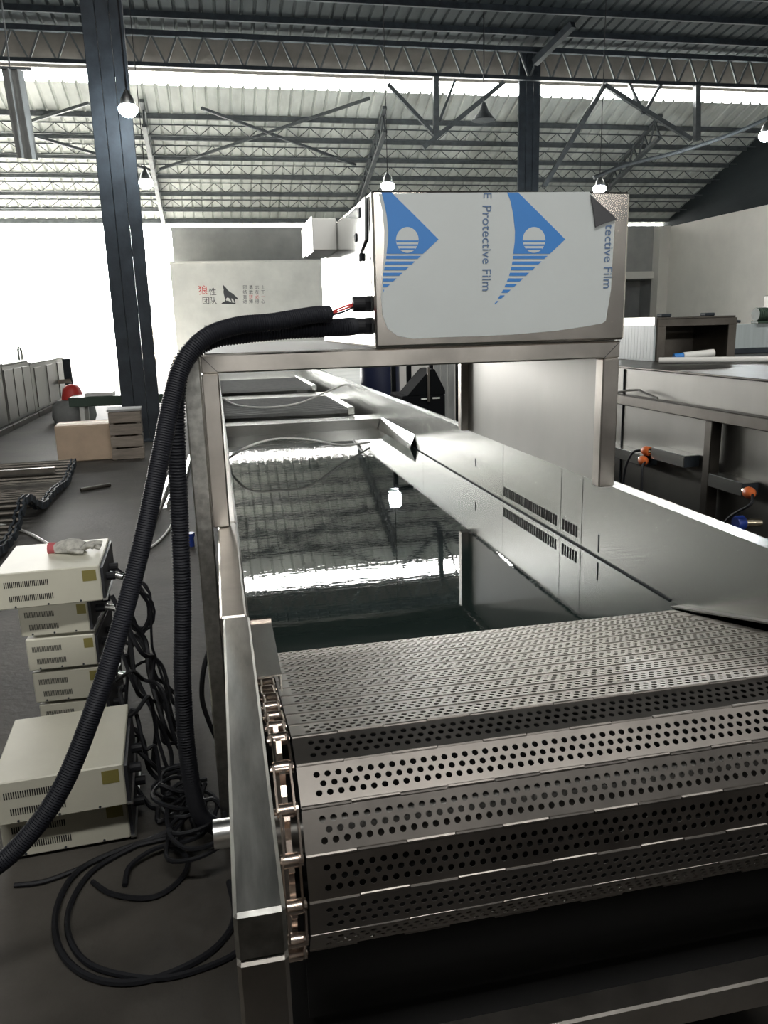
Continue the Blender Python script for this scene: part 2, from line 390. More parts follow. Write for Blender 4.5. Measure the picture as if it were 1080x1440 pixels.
# columns
def column(cx, cy, wid, ztop, label):
    t = thing('lattice_column', label, 'column', (cx, cy, 0))
    n = 3 if wid > .45 else 2
    for i in range(n):
        x = cx - wid/2 + wid * (i + .5) / n
        sw = wid / n * .955
        MB().bbox(x - sw/2, x + sw/2, cy - .05, cy + .05, 0, ztop, .006).build('upright', dark_iron, t)
    for kk in range(int(ztop / .75)):
        z = .3 + kk * .75
        MB().box(cx - wid/2, cx + wid/2, cy + .05, cy + .065, z, z + .10).build('batten_plate', dark_iron, t)
    MB().bbox(cx - wid/2 - .08, cx + wid/2 + .08, cy - .2, cy + .2, 0, .03, .005).build('base_plate', dark_iron, t)
    return t
column(-1.10, 11.75, 0.52, zn(11.75) - .06, 'broad dark steel roof column in front of the bright opening')
column(11.52, GY - .25, 0.80, 10.6, 'slim dark steel column rising behind the control cabinet')
# eaves girder on the column line with the light gap below it
g = thing('lattice_girder', 'long dark lattice girder spanning the hall above the light gap', 'girder', (4.0, GY, 9.66))
zb_, zt_ = 9.72, 10.62
MB().bar((XL + .05, GY - .55, zt_), (XR - .05, GY - .55, zt_), .16, .16).build('top_chord', dark_iron, g)
MB().bar((XL + .05, GY - .55, zb_), (XR - .05, GY - .55, zb_), .16, .12).build('bottom_chord', dark_iron, g)
ng = 44
for i in range(ng):
    x = XL + .1 + i * (XR - XL - .2) / ng; d = (XR - XL - .2) / ng / 2
    MB().bar((x, GY - .55, zb_), (x + d, GY - .55, zt_), .06, .06).build('web_bar', truss_iron, g)
    MB().bar((x + d, GY - .55, zt_), (x + 2*d, GY - .55, zb_), .06, .06).build('web_bar', truss_iron, g)
MB().box(XL + .05, XR - .05, GY - .02, GY + .02, zb_ - .03, zt_ + .1).build('backing_sheet', mat('rusty_grey_sheet', (0.22, 0.20, 0.18), 0.7, 0.0, 0.3, 0.6), g)
# rafters of the far bay
def rafter(X, label, y0=GY + .3, y1=YF - .1):
    t = thing('roof_rafter', label, 'rafter', (X, y0, zf(y0) - .9))
    a0 = Vector((X, y0, zf(y0) - .12)); a1 = Vector((X, y1, zf(y1) - .12)); dn = Vector((0, 0, -.75))
    MB().bar(a0, a1, .15, .12).build('top_chord', truss_iron, t); MB().bar(a0 + dn, a1 + dn * .3, .15, .12).build('bottom_chord', truss_iron, t)
    for i in range(10):
        p = a0.lerp(a1, i/10) + dn * (1 - .7*i/10); q = a0.lerp(a1, (i + .5)/10); r = a0.lerp(a1, (i+1)/10) + dn * (1 - .7*(i+1)/10)
        MB().bar(p, q, .06, .06).build('web_bar', truss_iron, t); MB().bar(q, r, .06, .06).build('web_bar', truss_iron, t)
rafter(-1.75, 'lattice roof rafter beside the broad column')
rafter(6.4, 'lattice roof rafter running to the far wall above the cabinet')
rafter(17.0, 'lattice roof rafter at the right over the white wall')
# hangers and knee braces under the girder
BY = GY - .55
hb = thing('knee_brace', 'pair of dark struts and a hanger under the girder above the cabinet', 'brace', tuple(atY(613, 192, BY)))
for a, b, t_ in (((613,108),(613,192),.18), ((545,118),(612,190),.12), ((595,208),(708,116),.15), ((640,112),(618,170),.08)):
    MB().bar(atY(*a, BY), atY(*b, BY), t_, t_).build('strut', truss_iron, hb)
hb = thing('knee_brace', 'dark struts and a hanger under the girder at the right', 'brace', tuple(atY(980, 198, BY)))
for a, b, t_ in (((980,120),(980,198),.20), ((850,120),(972,196),.15), ((885,118),(905,160),.10), ((930,118),(905,160),.10), ((850,120),(765,262),.15)):
    MB().bar(atY(*a, BY), atY(*b, BY), t_, t_).build('strut', truss_iron, hb)
cb = spline([atY(835, 250, 22), atY(880, 232, 22), atY(960, 212, 22), atY(1050, 180, 22), atY(1130, 140, 22)], 5)
single('overhead_pipe', MB().tube(cb, .06, 6), truss_iron, 'thin grey conduit sagging below the roof at the right', 'conduit', cb[0])
dg = MB(); p0 = atY(752, 88, BY); dv = (atY(835, 5, 26.0) - p0).normalized()
q0 = p0.copy()
while q0.z < zn(q0.y) - .1 and (q0 - p0).length < 8: q0 = q0 + dv * .1
dg.bar(p0, q0, .22, .22)
single('roof_strut', dg, dark_iron, 'diagonal dark strut from the slim column up to the near roof', 'strut', p0)

# lamps
def lamp(px, py, Y, label, s=2.2):
    p = atY(px, py, Y)
    t = thing('hanging_lamp', label, 'lamp', (p.x, p.y, p.z), 0, 'lit lamps under the roof')
    MB().lathe([(r * s, z * s) for r, z in ((.001, -.075), (.05, -.065), (.085, -.03), (.09, .01), (.07, .03))], p, 16).build('bulb', lamp_glow, t, True)
    MB().lathe([(r * s, z * s) for r, z in ((.072, .03), (.06, .09), (.035, .13), (.02, .16))], p, 16).build('housing', alu, t, True)
    MB().cyl(p + Vector((0, 0, .15 * s)), (p.x, p.y, zn(p.y) + .02), .012, 6).build('cord', black_rubber, t)
    return t
lamp(180, 153, 11.0, 'bright lamp in front of the broad column', 1.3)
lamp(205, 257, 24.0, 'bright lamp beyond the broad column near the rafter')
lamp(545, 261, 24.0, 'lit lamp above the left end of the control cabinet')
lamp(843, 265, 24.0, 'lit lamp above the right end of the control cabinet')
lamp(1078, 190, 20.0, 'lit lamp at the right edge below the conduit')
p = atY(680, 163, 26.5); s_ = 2.3
t = thing('cone_lamp', 'unlit grey cone pendant lamp below the girder', 'lamp', tuple(p))
MB().lathe([(r * s_, z * s_) for r, z in ((.17, -.06), (.165, -.05), (.07, .06), (.05, .12), (.03, .17))], p, 18).build('lamp_shade', truss_iron, t, True)
MB().cyl(p + Vector((0, 0, .16 * s_)), (p.x, p.y, zn(p.y) + .02), .02, 6).build('cord', black_rubber, t)
# hanging grey cloth at upper left
a = atY(3, 108, 11.2); b = atY(47, 222, 11.2)
t = thing('hanging_tarpaulin', 'grey tarpaulin strip hanging from the roof at the upper left', 'tarpaulin', ((a.x + b.x)/2, 11.2, b.z))
mb = MB(); N = 12
vs = []; 
for side in (0, .012):
    for i in range(N + 1):
        for j in range(5):
            u = i / N; v = j / 4
            vs.append((a.x + (b.x - a.x) * u + .05 * v, 11.2 + .02 * math.sin(u * 14 + v) + side, a.z + .1 - (a.z + .1 - b.z) * v - .02 * u))
fs = []
for s_ in (0, 1):
    for i in range(N):
        for j in range(4): q = s_ * (N+1) * 5 + i * 5 + j; fs.append((q, q+1, q+6, q+5))
mb.add(vs, fs); mb.build('sheet', cloth_grey, t, True)
MB().bar((a.x - .05, 11.2, a.z + .1), (b.x + .1, 11.2, a.z + .1), .03, .03).build('hanging_rod', truss_iron, t)
MB().bar((a.x + .1, 11.2, a.z + .1), (a.x + .1, 11.2, zn(11.2) + .02), .015, .015).build('hanger', truss_iron, t)

# ================================================================== THE CLEANING LINE
XW = 1.186; ZR = 1.03; ZW = 0.782
tank = thing('wash_tank', 'long stainless steel wash tank holding dark water', 'tank', (0.6, 4.0, 0))
YE = 11.2                                                        # far end
inc = math.radians(15.0)
def wallpoly(poly, x0, x1, name, m, par=tank):
    return MB().prism(poly, lambda y, z: Vector((x0, y, z)), lambda y, z: Vector((x1, y, z))).build(name, m, par)
def zlow(Y): return 0.755 if Y > 1.86 else 0.755 + (1.86 - Y) * math.tan(inc)
# right wall sheets (seams between them)
segs = [(0.62, 2.405), (2.41, 2.575), (2.58, 3.17), (3.175, 4.55)]
for i, (a, b) in enumerate(segs):
    poly = [(a, ZR), (b, ZR), (b, zlow(b))] + ([(1.86, .755)] if a < 1.86 < b else []) + [(a, zlow(a))]
    wallpoly(poly, XW, XW + .004, 'right_wall_sheet', steel_wall)
wallpoly([(0.62, .995), (YE, .995), (YE, .3), (1.0, .3)], XW + .006, XW + .012, 'right_wall_backing', steel_dull)
# added leaning polished sheet throws back daylight as a bright patch; then straight sheets
MB().prism([(4.75, .868), (5.76, .868), (5.76, .765), (4.75, .765)], lambda y, z: Vector((XW - .040 + (z - .765) * .38, y, z)), lambda y, z: Vector((XW - .036 + (z - .765) * .38, y, z))).build('patch_reflector_sheet', steel_pol, tank)
wallpoly([(4.555, ZR), (5.55, ZR), (5.55, .755), (4.555, .755)], XW, XW + .004, 'right_wall_sheet', steel_wall)
MB().box(XW - .004, XW + .001, 1.85, 5.77, ZW - .004, ZW + .004).build('waterline_bead', dark_iron, tank)
for a, b in ((5.555, 7.2), (7.205, 9.2), (9.205, YE)):
    wallpoly([(a, ZR), (b, ZR), (b, .755), (a, .755)], XW, XW + .004, 'right_wall_sheet', steel_wall)
# rim flange and bottom guide lip
MB().box(XW - .002, XW + .048, 0.62, YE, ZR, ZR + .006).box(XW + .044, XW + .048, .62, YE, ZR - .03, ZR).build('right_rim', steel_wall, tank)
lip = MB(); lip.bar((XW - .012, 1.90, .757), (XW - .012, .62, zlow(.62)), .028, .004); lip.build('guide_lip', steel_dull, tank)
# vent slots
for i in range(34):
    y = 3.155 - i * 0.0215
    if abs(y - 2.577) < .02: continue
    MB().box(XW - .0015, XW + .0005, y - .0055, y + .0055, .808, .848).build('vent_slot', void_m, tank)
for y, z0, z1 in ((3.55, .87, .91), (2.28, .80, .86)):
    MB().box(XW - .0015, XW, y - .003, y + .003, z0, z1).build('slit', dark_iron, tank)
# left wall, rail on top, brackets
MB().box(0.020, 0.026, 1.35, YE, .3, .995).build('left_wall', steel_dull, tank)
MB().bbox(-0.030, 0.022, 1.48, 2.25, .955, 1.000, .004).build('left_rail_far', steel_tube, tank)
MB().bbox(-0.024, 0.027, 0.66, 1.475, .945, 1.000, .004).build('left_rail', steel_rail, tank)
MB().bbox(-0.030, 0.022, 2.27, YE, .955, 1.000, .004).build('left_rail_rear', steel_tube, tank)
MB().bbox(-0.024, 0.027, 0.66, 0.71, 0.0, .944, .004).build('front_leg', steel_tube, tank)
MB().bbox(XW, XW + .05, 0.66, 0.71, 0.0, .99, .004).build('front_leg', steel_tube, tank)
MB().bbox(0.03, XW, 0.98, 1.03, .36, .42, .004).build('lower_crossmember', steel_tube, tank)
MB().box(0.03, XW, 1.05, YE, .28, .30).build('tank_floor', steel_dull, tank)
MB().box(0.03, XW, 1.62, 1.626, .30, .72).build('front_plate', steel_dull, tank)
MB().box(0.026, XW, YE, YE + .01, .3, 1.0).build('end_wall', steel_wall, tank)
for y in (2.2, 5.5, 8.5, 11.0):
    MB().bbox(XW + .02, XW + .07, y, y + .05, 0, .98, .004).build('leg', steel_tube, tank)
    if y > 3: MB().bbox(-.03, .02, y, y + .05, 0, .954, .004).build('leg', steel_tube, tank)
# chain cover bracket at the left
br = MB(); br.box(.030, .072, 1.28, 1.55, .955, .958).prism([(1.28,.955),(1.55,.955),(1.55,.90),(1.28,.925)], lambda y, z: Vector((.072, y, z)), lambda y, z: Vector((.069, y, z)))
br.build('chain_cover', steel_wall, tank)
MB().cyl((.03, 1.55, .958), (.072, 1.55, .958), .006, 8).build('cover_hinge', steel_chain, tank)
# partitions and trays beyond the water
def tray(y0, y1, z):
    MB().box(.03, 1.02, y0, y1, z - .02, z).build('mesh_tray', mesh_m, tank)
    n = int((y1 - y0) / .09)
    for i in range(n + 1):
        y = y0 + (y1 - y0) * i / n
        MB().bar((.03, y, z + .004), (1.02, y, z + .004), .012, .008).build('tray_rod', mesh_m, tank)
    MB().bbox(1.02, 1.075, y0 - .05, y1 + .05, z - .03, z + .03, .004).build('tray_side_bar', steel_wall, tank)
MB().box(.026, XW, 5.80, 6.30, .56, .832).build('partition_ledge', steel_wall, tank)
MB().box(.026, XW, 5.78, 5.80, .56, .86).build('partition_lip', steel_wall, tank)
tray(6.35, 7.75, .87)
MB().box(.026, XW, 7.85, 8.75, .56, .832).build('partition_ledge', steel_wall, tank)
tray(8.8, 10.6, .88)
MB().box(.026, XW, 10.65, YE, .56, .84).build('partition_ledge', steel_wall, tank)
wm = MB(); wm.add([(.026, 1.62, ZW), (XW, 1.62, ZW), (XW, 5.78, ZW), (.026, 5.78, ZW)], [(0, 1, 2, 3)])
wo = wm.build('tank_water', water_m); tag(wo, 'dark still water filling the wash tank', 'water'); wo['kind'] = 'stuff'

# ---- conveyor belt
P = 0.065; INC = math.radians(12.5); DL = math.radians(22.5)
Y0 = 17 * P; Z0 = CAMZ - 0.559 * 17 * P; BX0, BX1 = 0.071, 1.155
belt = thing('conveyor_belt', 'hinged perforated steel slat belt climbing out of the water', 'conveyor belt', (0.6, Y0, Z0 - .35))
nodes = [(Y0 + kk * P * math.cos(INC), Z0 - kk * P * math.sin(INC)) for kk in range(15, -1, -1)]
y, z = Y0, Z0
for kk in range(1, 9):
    an = INC - kk * DL; y -= P * math.cos(an); z += P * math.sin(an); nodes.append((y, z))
# sprocket centre from node 0 and node 1
an = INC - DL; mid = (Y0 - P/2 * math.cos(an), Z0 + P/2 * math.sin(an)); ap = P / 2 / math.tan(DL / 2)
CY, CZ = mid[0] + ap * math.sin(-an) * 1.0, mid[1] - ap * math.cos(an)
def slat_mesh():
    mb = MB(); L = BX1 - BX0; hp = 0.0162; r = 0.0050; th = .0015
    rows = (.28, .50, .72); rh = P * .22
    n = int((L - .045) / hp); x00 = .020
    def q(x0, x1, y0, y1): mb.add([(x0,y0,0),(x1,y0,0),(x1,y1,0),(x0,y1,0)], [(0,1,2,3)])
    yb = P * .17; yt = P * .83
    q(0, L, .003, yb); q(0, L, yt, P - .003)
    for ri, fr in enumerate(rows):
        yc = P * fr; y0 = yc - rh/2; y1 = yc + rh/2; xo = x00 + (hp * .5 if ri == 1 else 0)
        nn = n - (1 if ri == 1 else 0)
        q(0, xo, y0, y1); q(xo + nn * hp, L, y0, y1)
        for i in range(nn):
            xc = xo + (i + .5) * hp; xa, xb = xo + i * hp, xo + (i + 1) * hp
            vs = [(xa,y0,0),(xb,y0,0),(xb,y1,0),(xa,y1,0)]
            ring = [(xc + r * math.cos(PI/8 + kk*PI/4), yc + r * math.sin(PI/8 + kk*PI/4)) for kk in range(8)]
            vs += [(a, b, 0) for a, b in ring] + [(a, b, -th) for a, b in ring]
            # ring index kk: 0..7 at 22.5,67.5,112.5,...
            R_ = lambda kk: 4 + kk % 8
            fs = [(2, 3, R_(2), R_(1)), (3, 0, R_(4), R_(3)), (0, 1, R_(6), R_(5)), (1, 2, R_(0), R_(7)),
                  (2, R_(1), R_(0)), (3, R_(3), R_(2)), (0, R_(5), R_(4)), (1, R_(7), R_(6))]
            fs += [(R_(kk), R_(kk+1), 12 + (kk+1) % 8, 12 + kk) for kk in range(8)]
            mb.add(vs, fs)
    seg = .072; i = 0; x = 0.0
    while x < L - .01:
        x1 = min(L, x + seg)
        if i % 2 == 0:
            mb.cyl((x + .0008, 0, -.002), (x1 - .0008, 0, -.002), .0036, 8); q(x, x1, 0, .003)
        else:
            mb.cyl((x + .0008, P, -.002), (x1 - .0008, P, -.002), .0036, 8); q(x, x1, P - .003, P)
        x = x1; i += 1
    return mb
slat0 = None
for i in range(len(nodes) - 1):
    (ya, za), (yb, zb) = nodes[i], nodes[i + 1]                    # from far to near
    if zb < CZ - .14: break
    d = Vector((0, yb - ya, zb - za)).normalized(); far_to_near = d
    yax = -d; xax = Vector((1, 0, 0)); zax = xax.cross(yax)
    M = Matrix((xax, yax, zax)).transposed().to_4x4(); M.translation = Vector((BX0, yb, zb)) - belt.location
    if slat0 is None:
        slat0 = slat_mesh().build('slat', steel_slat, belt, local=True); o = slat0
    else:
        o = slat0.copy(); C.objects.link(o)
    o.parent = belt; o.matrix_local = M
# chain on the left edge
roll0 = plate0 = None
for i, (ya, za) in enumerate(nodes):
    if za < CZ - .16: continue
    loc = Vector((0, ya, za)) - belt.location
    if roll0 is None:
        roll0 = MB().cyl((.040, 0, 0), (.060, 0, 0), .0105, 14).cyl((.033, 0, 0), (.068, 0, 0), .005, 8).build('chain_roller', steel_chain, belt, True, local=True); o = roll0
    else: o = roll0.copy(); C.objects.link(o)
    o.parent = belt; o.location = loc
    if i + 1 < len(nodes) and nodes[i+1][1] > CZ - .16:
        yb, zb = nodes[i + 1]; d = Vector((0, yb - ya, zb - za)); ang = math.atan2(d.z, d.y)
        if plate0 is None:
            h = .0095; pm = MB()
            pts = [(h * math.cos(PI/2 + kk*PI/6), h * math.sin(PI/2 + kk*PI/6)) for kk in range(7)] + [(P + h * math.cos(-PI/2 + kk*PI/6), h * math.sin(-PI/2 + kk*PI/6)) for kk in range(7)]
            for x in (.0365, .0605):
                pm.prism(pts, lambda a, b: Vector((x, a, b)), lambda a, b: Vector((x + .003, a, b)))
            plate0 = pm.build('chain_link', steel_chain, belt, local=True); o = plate0
        else: o = plate0.copy(); C.objects.link(o)
        o.parent = belt; o.location = loc + Vector((.0032 if i % 2 else 0, 0, 0)); o.rotation_euler = (ang, 0, 0)
# sprocket and shaft
sp = thing('drive_sprocket', 'toothed steel drive sprocket and shaft under the belt end', 'sprocket', (0.05, CY, CZ - .15))
pts = []
for kk in range(16):
    a0 = -PI/2 + an + kk * DL
    for da, rr in ((0, .152), (.10, .155), (.15, .172), (.24, .172), (.29, .155)): pts.append((CY + rr * math.cos(a0 + da), CZ + rr * math.sin(a0 + da)))
MB().prism(pts, lambda a, b: Vector((.046, a, b)), lambda a, b: Vector((.054, a, b))).build('toothed_wheel', steel_chain, sp)
MB().cyl((-.002, CY, CZ), (1.20, CY, CZ), .03, 20).build('shaft', steel_dull, sp, True)
bh = thing('shaft_bearing', 'shiny round shaft end sticking out left of the rail', 'shaft end', (-.05, CY + .03, CZ))
MB().cyl((-.058, CY, CZ + .02), (-.030, CY, CZ + .02), .022, 20).build('shaft_end', alu, bh, True)
MB().cyl((-.030, CY, CZ + .02), (-.001, CY, CZ + .02), .028, 20).build('collar', alu, bh, True)
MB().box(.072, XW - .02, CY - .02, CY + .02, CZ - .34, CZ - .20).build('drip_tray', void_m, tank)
MB().box(.03, XW, 1.10, 1.61, .301, .66).build('underbelt_shade_block', void_m, tank)  # black block standing in for the shade under the belt

mm = MB().bbox(.06, 2.1, -.55, .60, 0, .012, .003)  # added unseen mat, darkens what the lower slats reflect
single('reflection_dark_mat', mm, black_rubber, 'black mat added before the belt end to darken slat reflections', 'mat', (1.0, 0, 0))

# ---- portal frame
ZB = 1.482
fr = thing('portal_frame', 'brushed steel tube frame straddling the wash tank', 'frame', (0.55, 2.9, 0))
MB().bbox(-.090, -.043, 2.20, 2.25, 0, ZB, .004).build('outer_leg', steel_rail, fr)
MB().bbox(-.042, .005, 2.20, 2.25, 1.001, ZB - .051, .004).build('post', steel_tube, fr)
MB().bbox(-.042, .005, 3.60, 3.65, 1.001, ZB - .051, .004).build('post', steel_tube, fr)
MB().bbox(1.137, 1.190, 2.20, 2.25, ZR + .007, ZB - .051, .004).build('post', steel_tube, fr)
MB().bbox(1.137, 1.190, 3.62, 3.67, ZR + .007, ZB - .051, .004).build('post', steel_tube, fr)
MB().bbox(-.042, 1.190, 2.20, 2.25, ZB - .050, ZB, .004).build('crossbar', steel_tube, fr)
MB().bbox(-.042, 1.190, 3.62, 3.67, ZB - .050, ZB, .004).build('crossbar', steel_tube, fr)
MB().bbox(-.042, .005, 2.251, 3.619, ZB - .050, ZB, .004).build('side_bar', steel_tube, fr)
MB().bbox(1.140, 1.190, 2.251, 3.619, ZB - .050, ZB, .004).build('side_bar', steel_tube, fr)
MB().box(-.030, 1.18, 2.22, 3.66, ZB + .0005, ZB + .003).build('top_plate', steel_dull, fr)
MB().box(1.172, 1.176, 2.252, 3.618, ZR + .008, ZB - .052).build('side_panel', steel_dull, fr)
for a, b in (((1.137, 2.199, ZB - .050), (1.190, 2.199, ZB)), ((-.042, 2.199, ZB), (.005, 2.199, ZB - .05))):
    MB().bar(a, b, .001, .0025, (0, 1, 0)).build('weld_seam', dark_iron, fr)

# ---- control cabinet
CX0, CX1, CYa, CYb, CZ0, CZ1 = 0.44, 1.196, 2.19, 3.25, ZB + .004, 1.899
cab = thing('control_cabinet', 'stainless control cabinet with blue printed protective film on the frame', 'cabinet', ((CX0 + CX1)/2, 2.7, CZ0))
MB().bbox(CX0, CX1, CYa, CYb, CZ0, CZ1, .006).build('body', steel_cab, cab)
MB().box(CX0 - .002, CX0 - .0005, CYa + .035, CYb - .02, CZ0 + .012, CZ1 - .012).build('polished_side', steel_pol, cab)
fy = CYa - .0015
F = lambda a, b: atY(500 + a / 2.7, 240 + b / 2.7, fy)
def flat(poly, name, m, par, dy=0.0, th=.0006):
    return MB().prism(poly, lambda a, b: F(a, b) + Vector((0, -dy, 0)), lambda a, b: F(a, b) + Vector((0, th - dy, 0))).build(name, m, par)
outline = [(88,88),(300,84),(600,82),(888,80),(935,135),(985,188),(976,330),(970,450),(950,570),(935,580),(868,592),(760,608),(600,622),(480,628),(340,632),(220,638),(160,628),(122,600),(102,548),(97,480),(108,330),(110,230),(102,150)]
film = flat(outline, 'protective_film', film_m, cab)
def logo(dx, left, name='blue_logo'):
    top = [(575,83),(617,83),(700,165),(796,261),(737,316)]
    lcurve = [(598,316),(604,270),(605,230),(599,170),(588,115)]
    poly = [(max(a + dx, left(b)), b) for a, b in top] + [(max(a + dx, left(b)), b) for a, b in lcurve]
    pol = []
    for q_ in poly:
        if not pol or (abs(pol[-1][0]-q_[0]) + abs(pol[-1][1]-q_[1]) > .5): pol.append(q_)
    flat(pol, name, film_blue, film_par, .0008)
    cx, cy = 677 + dx, 263
    flat([(cx + 43 * math.cos(k_*PI/16), cy + 49 * math.sin(k_*PI/16)) for k_ in range(32)], 'logo_disc', film_m, film_par, .0012)
    for yy in (2, 17, 32):
        hw = 43 * math.sqrt(max(0, 1 - ((yy + 3) / 49) ** 2))
        flat([(cx - hw, cy + yy), (cx + hw, cy + yy), (cx + hw * .96, cy + yy + 6), (cx - hw * .96, cy + yy + 6)], 'logo_bar', film_blue, film_par, .0016)
    for i in range(9):
        y0 = 323 + i * 21.5; y1 = y0 + 12
        R_ = lambda y: 737 - (y - 316) * (737 - 520) / (516 - 316) + dx
        def Lf(y):
            t_ = (y - 316) / 200.0; return max(598 - 10 * t_ - 68 * t_ ** 2 + dx, left(y))
        if R_(y1) - Lf(y1) < 2: 
            if R_(y0) - Lf(y0) < 2: continue
        flat([(Lf(y0), y0), (R_(y0), y0), (max(R_(y1), Lf(y1) + .5), y1), (Lf(y1), y1)], 'logo_stripe', film_blue, film_par, .0008)
film_par = film
logo(0, lambda y: -1e9)
logo(-481, lambda y: 104 if y > 130 else 98)
def film_text(txt, a, b, b0, b1, parent=film):
    pp = F(a, b); pp.y = fy - .001
    me = text_mesh(txt, 1.0, .0); L = max(v.co.x for v in me.vertices) - min(v.co.x for v in me.vertices)
    h = (F(a, b0) - F(a, b1)).length / L; bpy.data.meshes.remove(me)
    M = Matrix.Translation(pp) @ FACE @ Matrix.Rotation(-PI/2, 4, 'Z')
    return text_obj('film_lettering', txt, h, film_navy, M, parent, .0003)
film_text('E', 499, 94, 84, 104); film_text('Protective Film', 496, 296, 134, 457)
film_text('tective Film', 958, 328, 206, 448)
flat([(888,92),(938,138),(990,186),(945,200),(908,216),(900,150)], 'peeled_film_flap', film_back, cab, .006, .002)
# sealing tape wrinkles and clips on the left side
for (y, z, s_) in ((2.33, 1.86, .014), (2.40, 1.80, .012), (2.34, 1.74, .012)):
    MB().bbox(CX0 - .012, CX0 - .002, y - s_, y + s_, z - s_, z + s_, .003).build('lock_clip', dark_iron, cab)
pz = [(2.24, 1.89), (2.26, 1.78), (2.36, 1.75), (2.42, 1.79), (2.34, 1.83), (2.37, 1.89)]
MB().prism(pz, lambda a, b: Vector((CX0 - .004, a, b)), lambda a, b: Vector((CX0 - .006 - .02 * max(0, 2.42 - a) , a, b))).build('loose_film_scrap', film_m, cab)
# small junction box on the left side
jb = MB().bbox(.352, CX0 - .0022, 2.80, 3.12, 1.80, 1.906, .004).build('junction_box', white_pl, cab)
MB().bbox(.350, .354, 2.79, 2.97, 1.795, 1.911, .001).build('junction_box_lid', alu, jb)
# cable glands
for y, z, r in ((2.262, 1.607, .021), (2.272, 1.546, .022)):
    MB().cyl((CX0 - .0025, y, z), (CX0 - .016, y, z), r * 1.12, 6).cyl((CX0 - .016, y, z), (CX0 - .050, y, z), r, 18).build('cable_gland', black_rubber, cab)

# ---- hoses
def hose(name, pts, r, label, ridge=.0085, amp=.0022, n=12):
    line = resample(spline(pts, 10), ridge / 3)
    rf = lambda i: r + (amp if i % 3 == 0 else (-amp if i % 3 == 1 else 0))
    return single(name, MB().tube(line, r, n, rf), hose_m, label, 'hose', line[-1], True)
h2 = [(CX0 - .048, 2.272, 1.546), (.36, 2.24, 1.545), (.28, 2.20, 1.543), (.18, 2.17, 1.541), (.08, 2.13, 1.535), (-.02, 2.10, 1.520), (-.085, 2.09, 1.465), (-.108, 2.10, 1.38), (-.118, 2.10, 1.25), (-.128, 2.12, 1.05), (-.140, 2.12, .82), (-.160, 2.12, .58), (-.165, 2.12, .35), (-.150, 2.13, .16), (-.10, 2.16, .07)]
hose('corrugated_hose', h2, .0235, 'black corrugated hose from the lower cabinet gland hanging straight down the frame leg')
h1 = [(.308, 2.16, 1.580), (.26, 2.14, 1.578), (.15, 2.09, 1.563), (.06, 2.06, 1.556), (-.02, 2.03, 1.530), (-.078, 2.01, 1.470), (-.112, 1.99, 1.385), (-.150, 1.96, 1.25), (-.205, 1.92, 1.06), (-.272, 1.86, .86), (-.345, 1.80, .68), (-.425, 1.75, .52), (-.515, 1.72, .415), (-.60, 1.70, .36), (-.75, 1.68, .30), (-.95, 1.66, .22)]
hose('corrugated_hose', h1, .0225, 'black hose with a torn open end sweeping down to the lower left', .006, .0007)
for i, (dz, col) in enumerate(((0, red_m), (.006, red_m), (-.006, black_rubber))):
    ln = spline([(.30, 2.16, 1.578 + dz * .5), (.34, 2.19, 1.588 + dz), (.375, 2.24, 1.598 + dz), (CX0 - .040, 2.262, 1.606 + dz * .6)], 6)
    single('cabinet_wire', MB().tube(ln, .0028, 6), col, ('thin red wire', 'upper thin red wire', 'thin black wire')[i] + ' between the torn hose end and the upper cabinet gland', 'wire', ln[-1], True)

# ---- thin white hoses lying over the tank
ln = spline([atZ(316, 648, .80), atZ(345, 630, .90), atZ(385, 618, .93), atZ(430, 618, .92), atZ(480, 626, .84), atZ(520, 622, .80)], 8)
single('white_tube', MB().tube(ln, .007, 6), white_pl, 'thin white tube arching over the water in front of the trays', 'tube', ln[0], True)
ln = spline([atZ(312, 560, .90), atZ(335, 570, .90), atZ(375, 573, .90), atZ(420, 567, .93), atZ(455, 553, .97), atZ(485, 541, 1.01), atZ(500, 543, 1.04), atZ(512, 548, 1.045)], 8)
single('white_tube', MB().tube(ln, .009, 6), white_pl, 'white tube draped across the first mesh tray to the right rim', 'tube', ln[0], True)

# ================================================================== LEFT SIDE
def generator(W, D, H, label, small=False):
    t = thing('ultrasonic_generator', label, 'generator box', (0, 0, 0), 0, 'stacked ivory generator boxes')
    hs = MB().bbox(-W/2, W/2 - .012, 0, D, .012, H, .004).build('housing', gen_white, t, local=True)
    bp_ = MB().box(W/2 - .012, W/2 - .002, .006, D - .006, .012, H - .012).build('back_panel', gen_dark, t, local=True)
    v = MB()
    for r_, z in enumerate((H * .70, H * .34)):
        for i in range(24):
            x = -W/2 + W * .08 + r_ * .012 + i * W * .017
            v.box(x, x + W * .009, -.0008, .001, z - .011, z + .011)
    vo = v.build('vent_slots', void_m, hs, local=True); vo['kind'] = 'stuff'
    MB().box(W * .30, W * .43, -.001, .001, H * .62, H * .90).build('olive_label', sticker_m, hs, local=True)
    for sx in (-1, 1):
        for sy in (.06, D - .06):
            MB().cyl((sx * (W/2 - .05), sy, 0), (sx * (W/2 - .05), sy, .013), .012, 10).build('foot', black_rubber, t, local=True)
    for i in range(3):
        MB().cyl((-W * .34 + i * W * .3, -.001, .02), (-W * .34 + i * W * .3, .001, .02), .004, 8).build('screw', dark_iron, hs, local=True)
    MB().box(W/2 - .012, W/2 + .004, 0, D, .012, .018).build('edge_trim', alu, t, local=True)
    for yy in (.10, .22):
        MB().cyl((W/2 - .002, yy, H * .5), (W/2 + .03, yy, H * .5), .016, 10).build('socket', black_rubber, bp_, local=True)
    return t
big = generator(.375, .40, .150, 'ivory generator box on top of the tall stack, carrying a glove')
sml = generator(.262, .38, .140, 'x')
def put(src, loc, rz, label, first=False):
    o = src if first else copy_tree(src)
    o.location = loc; o.rotation_euler = (0, 0, rz); o['label'] = label; return o
